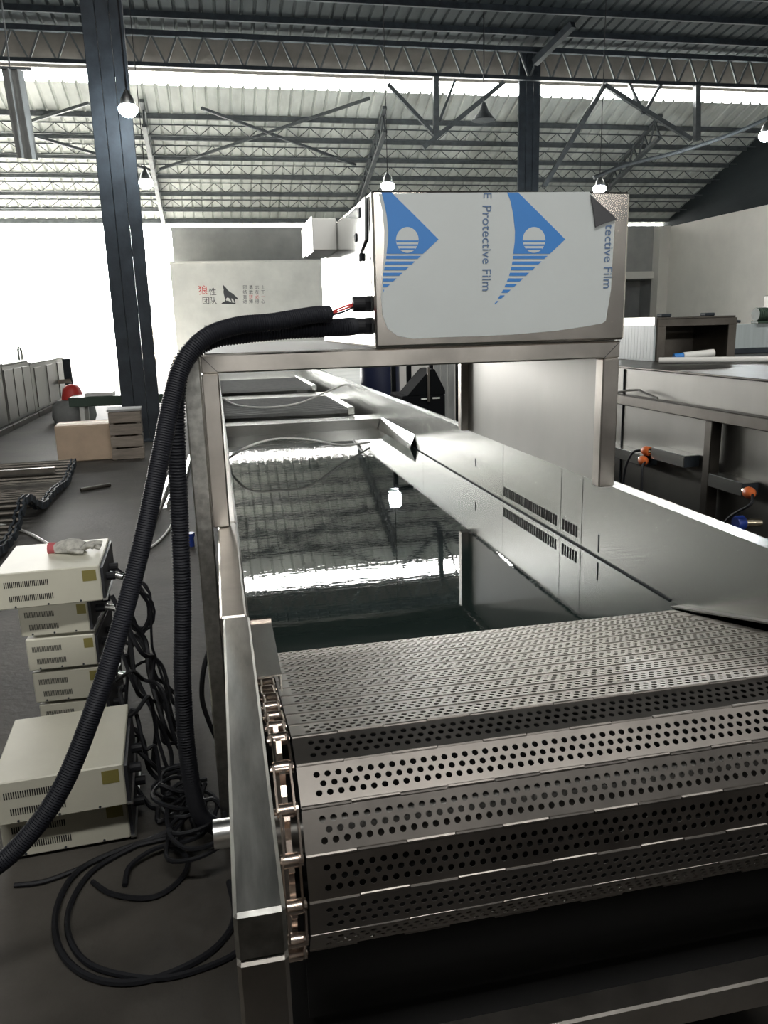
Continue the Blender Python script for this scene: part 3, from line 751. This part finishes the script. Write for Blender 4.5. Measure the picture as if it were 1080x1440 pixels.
put(sml, (-.645, 3.02, .000), -.02, 'lowest ivory generator box of the tall stack, mostly hidden by the front pair', True)
put(sml, (-.652, 3.01, .140), -.03, 'second ivory generator box from the floor in the tall stack')
put(sml, (-.657, 3.00, .280), -.02, 'middle ivory generator box of the tall stack')
put(sml, (-.668, 3.00, .420), -.04, 'ivory generator box right under the one with the glove')
TOPZ = .56
put(big, (-.655, 2.93, TOPZ), .035, 'ivory generator box on top of the tall stack, carrying a glove', True)
put(big, (-.545, 2.255, 0), .05, 'lower ivory generator box of the front pair on the floor')
put(big, (-.535, 2.20, .150), .06, 'upper ivory generator box of the front pair')

# glove
gt = thing('work_glove', 'grey knitted work glove with red cuff on the top generator box', 'glove', (-.585, 3.15, TOPZ + .151))
gb = Vector((-.585, 3.15, TOPZ + .150))
gl = MB()
gl.tube([gb + Vector(v) for v in ((-.085, .02, .016), (-.06, .018, .02), (-.03, .012, .024), (.0, .005, .024), (.025, .0, .02))], .03, 12, lambda i: (.030, .037, .043, .040, .028)[i])
for i, (dy, L, a) in enumerate(((.022, .062, .35), (.008, .075, .1), (-.008, .070, -.15), (-.022, .055, -.4))):
    s0 = gb + Vector((.015, dy * .9, .020)); e = s0 + Vector((L * math.cos(a), L * math.sin(a) * .6, .010 if i % 2 else -.004)); m_ = s0.lerp(e, .55) + Vector((0, 0, .012))
    gl.tube(spline([s0, m_, e], 4), .0135, 8)
gl.tube(spline([gb + Vector((-.03, -.022, .018)), gb + Vector((.0, -.050, .020)), gb + Vector((.028, -.052, .014))], 4), .0115, 8)
for v in range(len(gl.v)):
    x, y, z = gl.v[v]; gl.v[v] = (x, y, max(gb.z + .001, gb.z + (z - gb.z) * .8))
gl.build('knit_body', glove_m, gt, True)
MB().tube([gb + Vector(v) for v in ((-.112, .026, .016), (-.100, .024, .016), (-.082, .02, .017))], .028, 12, lambda i: (.031, .030, .028)[i] * .8).build('cuff', glove_red, gt, True)

# cables
cab_n = [0]
def cable(pts, r, label, m=black_rubber, n=6, nm='cable', k_=7):
    ln = spline(pts, k_); low = min(ln, key=lambda v: v.z)
    return single(nm, MB().tube(ln, r, n), m, label, 'cable', low, True, None)
def fl(px, py, z=.010): return atZ(px, py, z)
cable([fl(235,1175), fl(170,1195), fl(110,1225), fl(80,1275), fl(82,1330), fl(115,1368), fl(170,1382), fl(235,1370), fl(300,1335), fl(330,1290), fl(322,1240)], .009, 'outer loop of thick black cable lying on the floor')
cable([fl(245,1165, .02), fl(190,1190), fl(130,1225), fl(98,1275), fl(98,1320), fl(125,1355), fl(180,1372), fl(240,1374), fl(310,1352), fl(345,1330)], .008, 'inner loop of black cable lying on the floor')
cable([fl(20,1245), fl(60,1240), fl(110,1222), fl(170,1195), fl(230,1180), fl(290,1165), fl(305,1155)], .007, 'black cable running along the floor in front of the front pair of boxes')
cable([fl(175,1245), fl(185,1215, .02), fl(230,1190, .03), fl(262,1205, .02), fl(255,1235), fl(215,1262), fl(160,1258), fl(130,1240)], .008, 'small curl of black cable inside the floor loop')
random.seed(11)
bundle = ['nearest', 'second', 'third', 'fourth', 'fifth', 'sixth', 'seventh']
for i in range(7):
    x0 = -.425 + random.uniform(-.01, .03); ys = 2.50 + .12 * i * .8
    pts = [(x0 - .02, ys, .10 + .14 * (i % 5) * .9)]
    for j in range(5):
        pts.append((x0 + .05 + .035 * j + random.uniform(-.02, .02), ys + random.uniform(-.09, .06), max(.02, .30 + .06 * (i % 3) - .085 * j + random.uniform(-.05, .07))))
    pts.append((-.17 + random.uniform(-.03, .03), 2.25 + random.uniform(0, .3), .012))
    cable(pts, random.choice((.007, .009)), '%s black cable of the tangle between the generator stacks and the frame leg' % bundle[i])
random.seed(23)
for i in range(7):
    ys = 2.62 + .07 * i; xs = -.44 + .012 * i; pts = [(xs, ys, .12 + .09 * i)]
    for j in range(6):
        pts.append((-.40 + .035 * j + random.uniform(-.03, .03), ys + random.uniform(-.12, .05) - .05 * j, max(.02, .10 + .075 * i - (.05 + .012 * i) * j + random.uniform(-.03, .05))))
    pts.append((-.20 + random.uniform(-.05, .06), 2.16 + .03 * i, .012))
    cable(pts, .0085, '%s thick black cable of the bundle running from the tall stack to the hose foot' % bundle[i], nm='thick_cable')
# hanging coil beside the tall stack
coil = []
cc = Vector((-.385, 3.12, .46))
for i in range(70):
    a_ = i / 70 * 2 * PI * 5; coil.append(cc + Vector((.055 * math.cos(a_) + .012 * math.sin(i * .37), .02 * math.sin(a_ * .5), -.10 * math.sin(a_) + .02 * math.sin(i * .21))))
coil = [Vector((-.47, 3.08, .64)), Vector((-.43, 3.06, .65)), Vector((-.39, 3.07, .60))] + coil + [Vector((-.34, 3.10, .30)), Vector((-.30, 3.05, .15)), Vector((-.26, 2.9, .02))]
single('coiled_cable', MB().tube(coil, .0055, 6), black_rubber, 'loosely coiled black cable hanging beside the tall generator stack', 'cable', (-.26, 2.9, .012), True)
# connectors with metal collars plugged into the stack
for i, (x, y, z, ln_) in enumerate(((-.465, 3.06, .635, .05), (-.50, 3.10, .49, .06), (-.49, 3.10, .35, .05), (-.48, 3.10, .20, .05))):
    t = thing('cable_plug', '%s silver plug in the dark side of the tall generator stack' % ('topmost', 'second', 'third', 'lowest')[i], 'plug', (x, y, z))
    MB().cyl((x, y, z), (x + ln_, y - .01, z - .012), .013, 12).build('collar', alu, t, True)
    MB().cyl((x + ln_, y - .01, z - .012), (x + ln_ + .035, y - .018, z - .03), .010, 10, .006).build('strain_relief', black_rubber, t, True)
# more bundle on the floor right of the boxes
for i in range(4):
    random.seed(40 + i); c0 = Vector((-.24 + .03 * i, 2.42 - .10 * i, .03)); pts = []
    for j in range(14):
        a_ = j * .95; pts.append(c0 + Vector(((.06 + .01 * i) * math.cos(a_) + random.uniform(-.02, .02), (.10 + .01 * i) * math.sin(a_), .012 * j * .5 + random.uniform(0, .05))))
    cable(pts, .007, '%s heap of black cable at the foot of the hanging hose' % ('first', 'second', 'third', 'nearest')[i], k_=4, nm='cable_heap')
cable([(-.075, 2.30, .62), (-.105, 2.27, .55), (-.118, 2.26, .46), (-.105, 2.26, .38), (-.085, 2.28, .30)], .008, 'short black cable bowing out beside the frame leg')

# thin white tube on the floor and blue fitting
cable([fl(0, 738), fl(20, 742), fl(45, 752), fl(66, 764), fl(90, 775)], .012, 'thin white tube crossing the rod mat behind the tall stack', white_pl)
cable([fl(200, 776), fl(222, 762), fl(240, 740), fl(252, 712), fl(262, 690)], .010, 'white tube curving along the floor toward the steel bars', white_pl)
pb = fl(268, 768, .0)
t = thing('pipe_fitting', 'blue plastic pipe fitting on the floor behind the hoses', 'fitting', tuple(pb))
MB().cyl(pb + Vector((0, 0, 0)), pb + Vector((0, 0, .07)), .03, 12).build('fitting_body', blue_pl, t, True)
MB().cyl(pb + Vector((0, 0, .07)), pb + Vector((0, 0, .10)), .036, 8).build('fitting_nut', blue_pl, t)
# steel bars on the floor
for i, (a, b, wd, lab) in enumerate((((210, 748), (243, 660), .05, 'long bright steel angle bar on the floor left of the hanging hose'), ((232, 716), (258, 655), .04, 'second bright steel bar on the floor behind the hanging hose'), ((252, 700), (268, 640), .05, 'third bright steel bar on the floor against the tank leg'))):
    pa, pb_ = fl(*a, .0), fl(*b, .0)
    up = Vector((0, 0, 1)); d = (pb_ - pa).normalized(); sx = d.cross(up)
    mb = MB(); mb.bar(pa + up * .005, pb_ + up * .005, wd, .008); mb.bar(pa + sx * wd/2 + up * .03, pb_ + sx * wd/2 + up * .03, .006, .05)
    single('steel_bar', mb, alu, lab, 'steel bar', pa)

# rod belt lying on the floor
mat_t = thing('rod_belt', 'dark chain belt of steel rods lying wavy on the floor', 'chain belt', (-2.4, 7.5, 0))
def mz(Y):
    return .05 + .16 * math.exp(-((Y - 6.75) / .33) ** 2) + .03 * math.sin(Y * 2.6) ** 2 + (.16 * max(0, Y - 8.5))
rod0 = None; Y = 4.9; ys = []
while Y < 9.1:
    ys.append(Y); Y += .085
for Y in ys:
    if rod0 is None:
        rod0 = MB().cyl((-1.85 + .85, 0, 0), (.85, 0, 0), .020, 8).build('rod', rod_m, mat_t, True, local=True); o = rod0
    else: o = rod0.copy(); C.objects.link(o)
    o.parent = mat_t; o.location = Vector((-2.45, Y, mz(Y))) - mat_t.location
for X in (-1.60, -3.46):
    for kk, (Ya, Yb) in enumerate(zip(ys, ys[1:])):
        d_ = Vector((0, Yb - Ya, mz(Yb) - mz(Ya))); xo = .012 * (kk % 2)
        MB().bar(Vector((X + xo, Ya, mz(Ya))) - d_ * .12, Vector((X + xo, Yb, mz(Yb))) + d_ * .12, .014, .06).bar(Vector((X - .04 + xo, Ya, mz(Ya))) - d_ * .12, Vector((X - .04 + xo, Yb, mz(Yb))) + d_ * .12, .014, .06).build('chain_link', dark_iron, mat_t)
MB().bar((-3.4, 8.6, .16), (-1.75, 8.7, .15), .05, .05).build('spreader_bar', rod_m, mat_t)
pr = fl(135, 688, 0)
single('loose_rod', MB().cyl(pr + Vector((-.13, -.1, .022)), pr + Vector((.13, .08, .022)), .02, 10), rod_m, 'short loose steel rod on the floor beside the rod belt', 'rod', pr, True)
# carton and crate by the column
def rbox(name, lab, cat, px0, px1, Y, z0, z1, dep, rz, m, extra=None):
    a = atY(px0, 620, Y); b = atY(px1, 620, Y); W = (b - a).length
    t = thing(name, lab, cat, ((a.x + b.x)/2, Y + dep/2, z0), rz); return t, W
t, W = rbox('carton', 'closed brown cardboard carton lying by the broad column', 'carton', 77, 161, 10.15, .0, .44, .5, .06, cardboard)
MB().bbox(-W/2, W/2, -.25, .25, .0, .44, .01).build('body', cardboard, t, local=True)
for s_ in (-1, 1): MB().box(-W/2 + .005, W/2 - .005, s_ * .125 - .118, s_ * .125 + .118, .44, .446).build('flap', cardboard, t, local=True)
MB().box(-W/2 - .001, W/2 + .001, -.02, .02, .4465, .448).build('tape', sticker_m, t, local=True)
t = thing('wooden_crate', 'weathered wooden crate at the foot of the broad column', 'crate', (-1.155, 10.2, 0), .05)
for i in range(4): MB().bbox(-.19, .19, -.16, -.145, .01 + i * .15, .14 + i * .15, .003).build('board', wood_grey, t, local=True)
for i in range(4): MB().bbox(-.19, .19, .145, .16, .01 + i * .15, .14 + i * .15, .003).build('board', wood_grey, t, local=True)
for s_ in (-1, 1):
    for i in range(4): MB().bbox(s_ * .18 - .008, s_ * .18 + .008, -.144, .144, .01 + i * .15, .14 + i * .15, .003).build('board', wood_grey, t, local=True)
    for q_ in (-1, 1): MB().box(s_ * .155 - .02, s_ * .155 + .02, q_ * .125 - .02, q_ * .125 + .02, 0, .60).build('corner_post', wood_grey, t, local=True)
MB().box(-.2, .2, -.17, .17, .60, .625).build('lid', plaster_grey, t, local=True)

# row of grey cabinets along the left
for i, (ya, yb, h, lab) in enumerate(((9.4, 11.4, 1.10, 'nearest grey sheet metal tank in the row at the left edge'), (11.45, 13.9, 1.12, 'second grey sheet metal tank in the left row'), (13.95, 15.9, 1.06, 'third grey sheet metal tank in the left row'), (15.95, 19.4, 1.0, 'farthest grey sheet metal tank in the left row by the opening'))):
    t = thing('storage_tank', lab, 'tank', (-3.9, (ya + yb)/2, 0))
    MB().bbox(-4.4, -3.42, ya, yb, .10, h, .015).build('body', steel_dull, t)
    MB().bbox(-4.42, -3.36, ya, yb, 0, .10, .008).build('plinth', concrete, t)
    MB().bbox(-4.42, -3.40, ya - .0, yb, h, h + .03, .008).build('rim', steel_wall, t)
    n = 3
    for kk in range(n):
        y = ya + (yb - ya) * (kk + .5) / n
        MB().bbox(-3.42, -3.405, y - .29, y + .29, .16, h - .08, .004).build('panel', steel_dull, t)
    ln = spline([(-3.7, ya + .5, h + .03), (-3.7, ya + .5, h + .25), (-3.7, ya + .62, h + .30), (-3.7, ya + .74, h + .25), (-3.7, ya + .74, h + .03)], 4)
    MB().tube(ln, .025, 8).build('pipe_loop', steel_wall, t, True)
t = thing('steel_post', 'short dark post with a cross handle standing beside the left row', 'post', (-3.22, 18.6, 0))
MB().bbox(-3.30, -3.14, 18.55, 18.65, 0, 1.0, .01).build('post', dark_iron, t)
MB().bar((-3.52, 18.5, .50), (-3.15, 18.5, .52), .06, .09).build('handle', wood_grey, t)
# low bench by the opening
t = thing('low_bench', 'low dark green steel bench behind the broad column', 'bench', (-1.5, 14.2, 0))
MB().bbox(-2.45, -.55, 13.9, 14.5, .34, .50, .01).build('table_top', green_paint, t)
for x in (-2.3, -.75):
    for y in (13.95, 14.4): MB().box(x, x + .07, y, y + .07, 0, .34).build('leg', white_pl, t)
MB().box(-2.2, -1.75, 14.0, 14.4, .501, .56).build('sheet', alu, t)
rb = Vector((-2.55, 14.9, 0))
t = thing('red_bucket', 'upturned red plastic bucket on a low grey pile near the opening', 'bucket', (rb.x, rb.y, .40))
MB().lathe([(.19, .40), (.185, .44), (.15, .58), (.10, .64), (.02, .66)], rb, 18).build('bucket_body', red_m, t, True)
MB().cyl(rb + Vector((.04, 0, .62)), rb + Vector((.0, 0, .82)), .012, 6).build('stick', dark_iron, t)
t = thing('sack_pile', 'low pale grey sack pile under the red bucket', 'sack', (rb.x, rb.y, 0))
MB().lathe([(.34, 0), (.38, .10), (.36, .28), (.26, .385), (.05, .399)], rb, 18).build('sack', cloth_grey, t, True)
bx = MB().bbox(-.78, -.50, 14.0, 14.3, .502, .78, .01)
single('brown_box', bx, cardboard, 'small brown box on the right end of the low green bench', 'box', (-.64, 14.15, .502))
# things outside the opening
t = thing('shed', 'washed out shed with a dark sloping roof outside the opening', 'shed', (-2.6, 52.0, -.002))
MB().box(-4.2, -1.6, 51.0, 54.0, -.002, 2.6).build('wall', plaster, t)
MB().prism([(-4.5, 2.55), (-4.0, 3.5), (-1.2, 3.1), (-1.2, 2.55)], lambda a, b: Vector((a, 50.6, b)), lambda a, b: Vector((a, 54.4, b))).build('roof', truss_iron, t)
t = thing('pallet_stack', 'stack of dark pallets outside the opening', 'pallets', (-2.7, 40.0, -.002))
for i in range(4):
    MB().box(-3.4 + .2 * (i % 2), -1.75, 39.6, 40.8, -.002 + i * .45, .30 + i * .45).build('pallet', wood_grey, t)

# ================================================================== RIGHT SIDE
rm = thing('neighbour_tank', 'second stainless wash tank on a tube frame at the right', 'tank', (2.9, 3.4, 0))
MB().bbox(2.06, 4.3, 1.6, 5.2, .60, 1.30, .006).build('tank_body', steel_dull, rm)
MB().bbox(2.03, 4.33, 1.57, 5.23, 1.300, 1.308, .002).build('tank_rim', old_tube, rm)
MB().bbox(2.00, 2.05, 1.6, 5.2, 1.118, 1.168, .004).build('frame_rail', old_tube, rm)
for y in (1.75, 2.90, 4.30):
    MB().bbox(2.00, 2.05, y, y + .05, 0, 1.117, .004).build('frame_post', old_tube, rm)
MB().bbox(2.00, 2.05, 1.6, 5.2, .52, .57, .004).build('frame_rail', old_tube, rm)
for y in (2.55, 3.75): MB().box(2.054, 2.0595, y - .003, y + .003, .61, 1.29).build('seam', dark_iron, rm)
for y in (1.7, 5.0): MB().bbox(4.2, 4.25, y, y + .05, 0, .60, .004).build('frame_post', old_tube, rm)
def plug_box(ya, yb, z, lab):
    t = thing('transducer_box', lab, 'steel box', (2.02, (ya + yb)/2, z))
    MB().bbox(1.985, 2.06, ya, yb, z, z + .055, .003).build('body', steel_wall, t)
    MB().box(1.986, 2.058, ya - .002, ya, z + .003, z + .052).build('end_cap', dark_iron, t); return t
plug_box(3.40, 3.85, .845, 'long steel transducer box beside the right frame post')
plug_box(3.06, 3.335, .895, 'short steel transducer box with an orange plug left of the dark upright')
plug_box(2.66, 2.88, .850, 'steel transducer box with an orange plug at the right edge')
def oplug(c, d, lab):
    c = Vector(c); d = Vector(d).normalized()
    t = thing('orange_connector', lab, 'connector', tuple(c))
    MB().cyl(c, c + d * .022, .016, 12).build('thread', brass_m, t, True)
    MB().lathe([(.020, .022), (.023, .03), (.023, .055), (.014, .070), (.010, .075)], c, 12, d.to_track_quat('Z', 'Y').to_matrix()).build('shell', orange_pl, t, True)
    return c + d * .075
e1 = oplug((2.0, 3.337, .925), (-.2, .9, -.02), 'upper orange connector on the short transducer box')
e2 = oplug((1.985, 3.42, .880), (-.25, -.9, -.05), 'lower orange connector on the long transducer box')
e3 = oplug((2.0, 2.658, .875), (-.25, -.9, -.02), 'orange connector at the right edge of the second tank')
cable([e1, e1 + Vector((-.03, .04, -.02)), e1 + Vector((-.05, .07, -.12)), e1 + Vector((-.05, .07, -.30)), e1 + Vector((-.03, .05, -.55))], .006, 'black cable hanging from the upper orange connector')
cable([e2, e2 + Vector((-.03, -.03, -.02)), e2 + Vector((-.04, -.05, -.10)), e2 + Vector((-.03, -.04, -.30)), e2 + Vector((-.02, -.02, -.55))], .006, 'black cable hanging from the lower orange connector')
cable([e3, e3 + Vector((-.03, -.03, -.03)), e3 + Vector((-.06, .05, -.10)), e3 + Vector((-.06, .12, -.22)), e3 + Vector((-.05, .14, -.5))], .006, 'black cable hanging from the orange connector at the right edge')
vb = Vector((1.96, 2.62, .755))
t = thing('blue_valve', 'blue valve handle with a metal body beside the second tank', 'valve', tuple(vb))
MB().lathe([(.026, -.02), (.030, -.01), (.030, .012), (.02, .02)], vb, 10, Matrix.Rotation(PI/2, 3, 'Y')).build('handle', blue_pl, t, True)
MB().cyl(vb + Vector((.02, 0, 0)), vb + Vector((.08, -.02, 0)), .016, 12).build('body', brass_m, t, True)
# things standing on the second tank
TZ = 1.309
t = thing('steel_hood', 'open fronted dark steel hood standing on the second tank', 'hood', (2.61, 4.2, TZ))
x0, x1, z1 = 2.375, 2.86, 1.545
MB().box(x0, x1, 4.38, 4.39, TZ, z1).build('back_panel', steel_hood, t)
MB().bbox(x0, x1, 4.0, 4.38, z1 - .01, z1, .002).build('top_panel', steel_hood, t)
MB().box(x0, x0 + .01, 4.0, 4.38, TZ, z1 - .01).build('side_panel', steel_hood, t)
MB().box(x1 - .01, x1, 4.0, 4.38, TZ, z1 - .01).build('side_panel', steel_hood, t)
for a, b, c_, d in ((x0, x1, z1 - .05, z1 - .011), (x0, x0 + .05, TZ, z1 - .05), (x1 - .05, x1, TZ, z1 - .05)):
    MB().bbox(a, b, 3.985, 3.999, c_, d, .002).build('front_frame', steel_hood, t)
for x in (x0 + .06, x0 + .33): MB().bbox(x, x + .06, 4.05, 4.11, z1, z1 + .018, .005).build('knob', dark_iron, t)
MB().cyl((x1, 4.03, z1 - .03), (x1 + .05, 4.03, z1 - .035), .008, 8).build('latch', dark_iron, t)
sb = MB()
for i in range(11): sb.bbox(x0 - .012, x0 - .0005 - .003 * (i % 2), 4.0 + i * .0345, 4.0345 + i * .0345, TZ, z1 - .045, .001)
sb.build('ribbed_side_cover', pc_sheet, t); MB().bbox(x0 - .013, x0 - .0005, 4.0, 4.38, z1 - .044, z1 + .002, .001).build('side_top_strip', alu, t)
t = thing('plastic_sheet', 'pale green plastic cover standing on the second tank at the right', 'cover', (3.4, 4.5, TZ))
MB().bbox(3.02, 3.9, 4.45, 4.48, TZ + .03, 1.49, .004).build('panel', pc_sheet, t); MB().bbox(3.02, 3.9, 4.44, 4.49, TZ, TZ + .03, .002).build('bottom_channel', dark_iron, t)
mt = atY(1066, 447, 4.5); 
t = thing('small_motor', 'small dark green motor on top of the pale plastic cover', 'motor', (mt.x, 4.465, 1.491))
MB().bbox(mt.x - .05, mt.x + .03, 4.43, 4.50, 1.491, 1.505, .002).build('foot', green_paint, t)
MB().cyl((mt.x - .045, 4.465, 1.545), (mt.x + .025, 4.465, 1.545), .040, 16).build('body', green_paint, t, True)
for i in range(5): MB().cyl((mt.x - .040 + i * .014, 4.465, 1.545), (mt.x - .034 + i * .014, 4.465, 1.545), .043, 16).build('cooling_fin', green_paint, t)
MB().bbox(mt.x + .03, mt.x + .10, 4.43, 4.50, 1.491, 1.66, .004).build('gearbox', steel_dull, t)
MB().cyl((mt.x + .10, 4.465, 1.55), (mt.x + .16, 4.465, 1.55), .010, 10).build('shaft', steel_chain, t, True)
a, b = atZ(925, 517, TZ + .02), atZ(1066, 514, TZ + .02); b = Vector((b.x, b.y, TZ + .02))
single('white_pipe', MB().cyl(Vector((2.28, 3.80, TZ + .016)), Vector((2.86, 3.45, TZ + .016)), .016, 12), plaster, 'pale pipe lying along the top of the second tank before the hood', 'pipe', (2.28, 3.80, TZ), True)
t = thing('wrapped_tool', 'white wrapped roll with a blue end lying in front of the hood', 'roll', (2.52, 3.90, TZ))
MB().cyl((2.47, 3.88, TZ + .028), (2.64, 3.86, TZ + .040), .022, 12).build('roll', white_pl, t, True); MB().cyl((2.42, 3.886, TZ + .024), (2.469, 3.88, TZ + .028), .020, 12).build('blue_end', film_blue, t, True)
for i in range(3):
    ln = spline([(2.06 + .02 * i, 3.55 + .12 * i, 1.19), (2.052, 3.75 + .1 * i, 1.185 + .03 * i), (2.05, 4.0, 1.19), (2.052, 4.3, 1.18)], 6)
t = thing('wire_offcut', 'thin bent metal rod resting on the frame rail of the second tank', 'rod', (2.02, 3.5, 1.169))
MB().tube(spline([(2.02, 3.75, 1.176), (2.025, 3.56, 1.20), (2.02, 3.50, 1.195), (2.02, 3.36, 1.176)], 6), .006, 6).build('rod', steel_dull, t, True)

# things in the aisle seen through the frame
t = thing('blue_drum', 'dark navy drum standing in the aisle behind the tank rim', 'drum', (1.62, 7.9, 0))
dp = [(.27, 0), (.285, .01), (.285, .30), (.295, .32), (.285, .34), (.285, .62), (.295, .64), (.285, .66), (.285, .93), (.27, .94)]
MB().lathe([(r * .70, z * 1.32) for r, z in dp], (1.62, 7.9, 0), 24).build('drum_body', navy_m, t, True)
MB().cyl((1.67, 7.85, 1.240), (1.67, 7.85, 1.27), .03, 12).build('bung', white_pl, t, True)
A6 = lambda px, py, Y=6.0: atY(px, py, Y)
t = thing('black_machine', 'black machine with a sloping cover in the aisle behind the tank rim', 'machine', (1.78, 6.2, 0))
xa, xb, zc = A6(566, 556).x, A6(626, 556).x, A6(590, 556).z
MB().bbox(xa, xb, 6.0, 6.45, 0, zc, .01).build('body', aisle_black, t)
MB().prism([(xa + .04, zc + .001), (A6(604, 520).x, A6(604, 520).z), (A6(611, 519).x, A6(611, 519).z), (xb, zc + .03), (xb, zc + .001)], lambda a, b: Vector((a, 6.0, b)), lambda a, b: Vector((a, 6.3, b))).build('sloping_cover', aisle_black, t)
pu = A6(602, 560); MB().bar((pu.x, 5.985, zc - .05), (pu.x, 5.985, A6(602, 516).z), .016, .02).build('upright', old_tube, t)
for q0, q1 in (((608, 552), (618, 549)), ((592, 560), (601, 557))):
    u0, u1 = A6(*q0), A6(*q1); MB().box(u0.x, u1.x, 5.99, 5.999, min(u0.z, zc - .02) - .012, min(u0.z, zc - .02)).build('label_strip', white_pl, t)
t = thing('steel_stand', 'slim steel stand with two posts between the drum and the black machine', 'stand', (1.68, 6.8, 0))
for px_ in (553, 575):
    x = A6(px_, 530, 6.8).x; MB().bbox(x - .02, x + .02, 6.78, 6.82, 0, 1.44, .004).build('post', aisle_black, t)
MB().bbox(A6(553, 530, 6.8).x - .02, A6(575, 530, 6.8).x + .02, 6.78, 6.82, 1.441, 1.48, .004).build('top_bar', aisle_black, t)
t = thing('grey_curtain', 'grey plastic curtain hung on a dark frame behind the black machine', 'curtain', (2.05, 6.65, 0))
x0, x1 = A6(611, 540, 6.6).x, A6(640, 540, 6.6).x; n = 6
for i in range(n):
    MB().bbox(x0 + (x1 - x0) * i / n, x0 + (x1 - x0) * (i + 1) / n, 6.60 + .015 * (i % 2), 6.61 + .015 * (i % 2), .40, 1.38, .003).build('curtain_strip', cloth_grey, t)
for x in (x0 - .04, x1 + .01): MB().bbox(x, x + .03, 6.59, 6.63, 0, 1.38, .004).build('frame_post', aisle_black, t)
MB().bbox(x0 - .04, x1 + .04, 6.59, 6.63, 1.381, 1.43, .004).build('frame_bar', aisle_black, t)
struct('wall_aisle', MB().box(1.75, 5.4, 9.6, 9.7, 0, 1.50), plaster, label='low white partition behind the aisle machines')
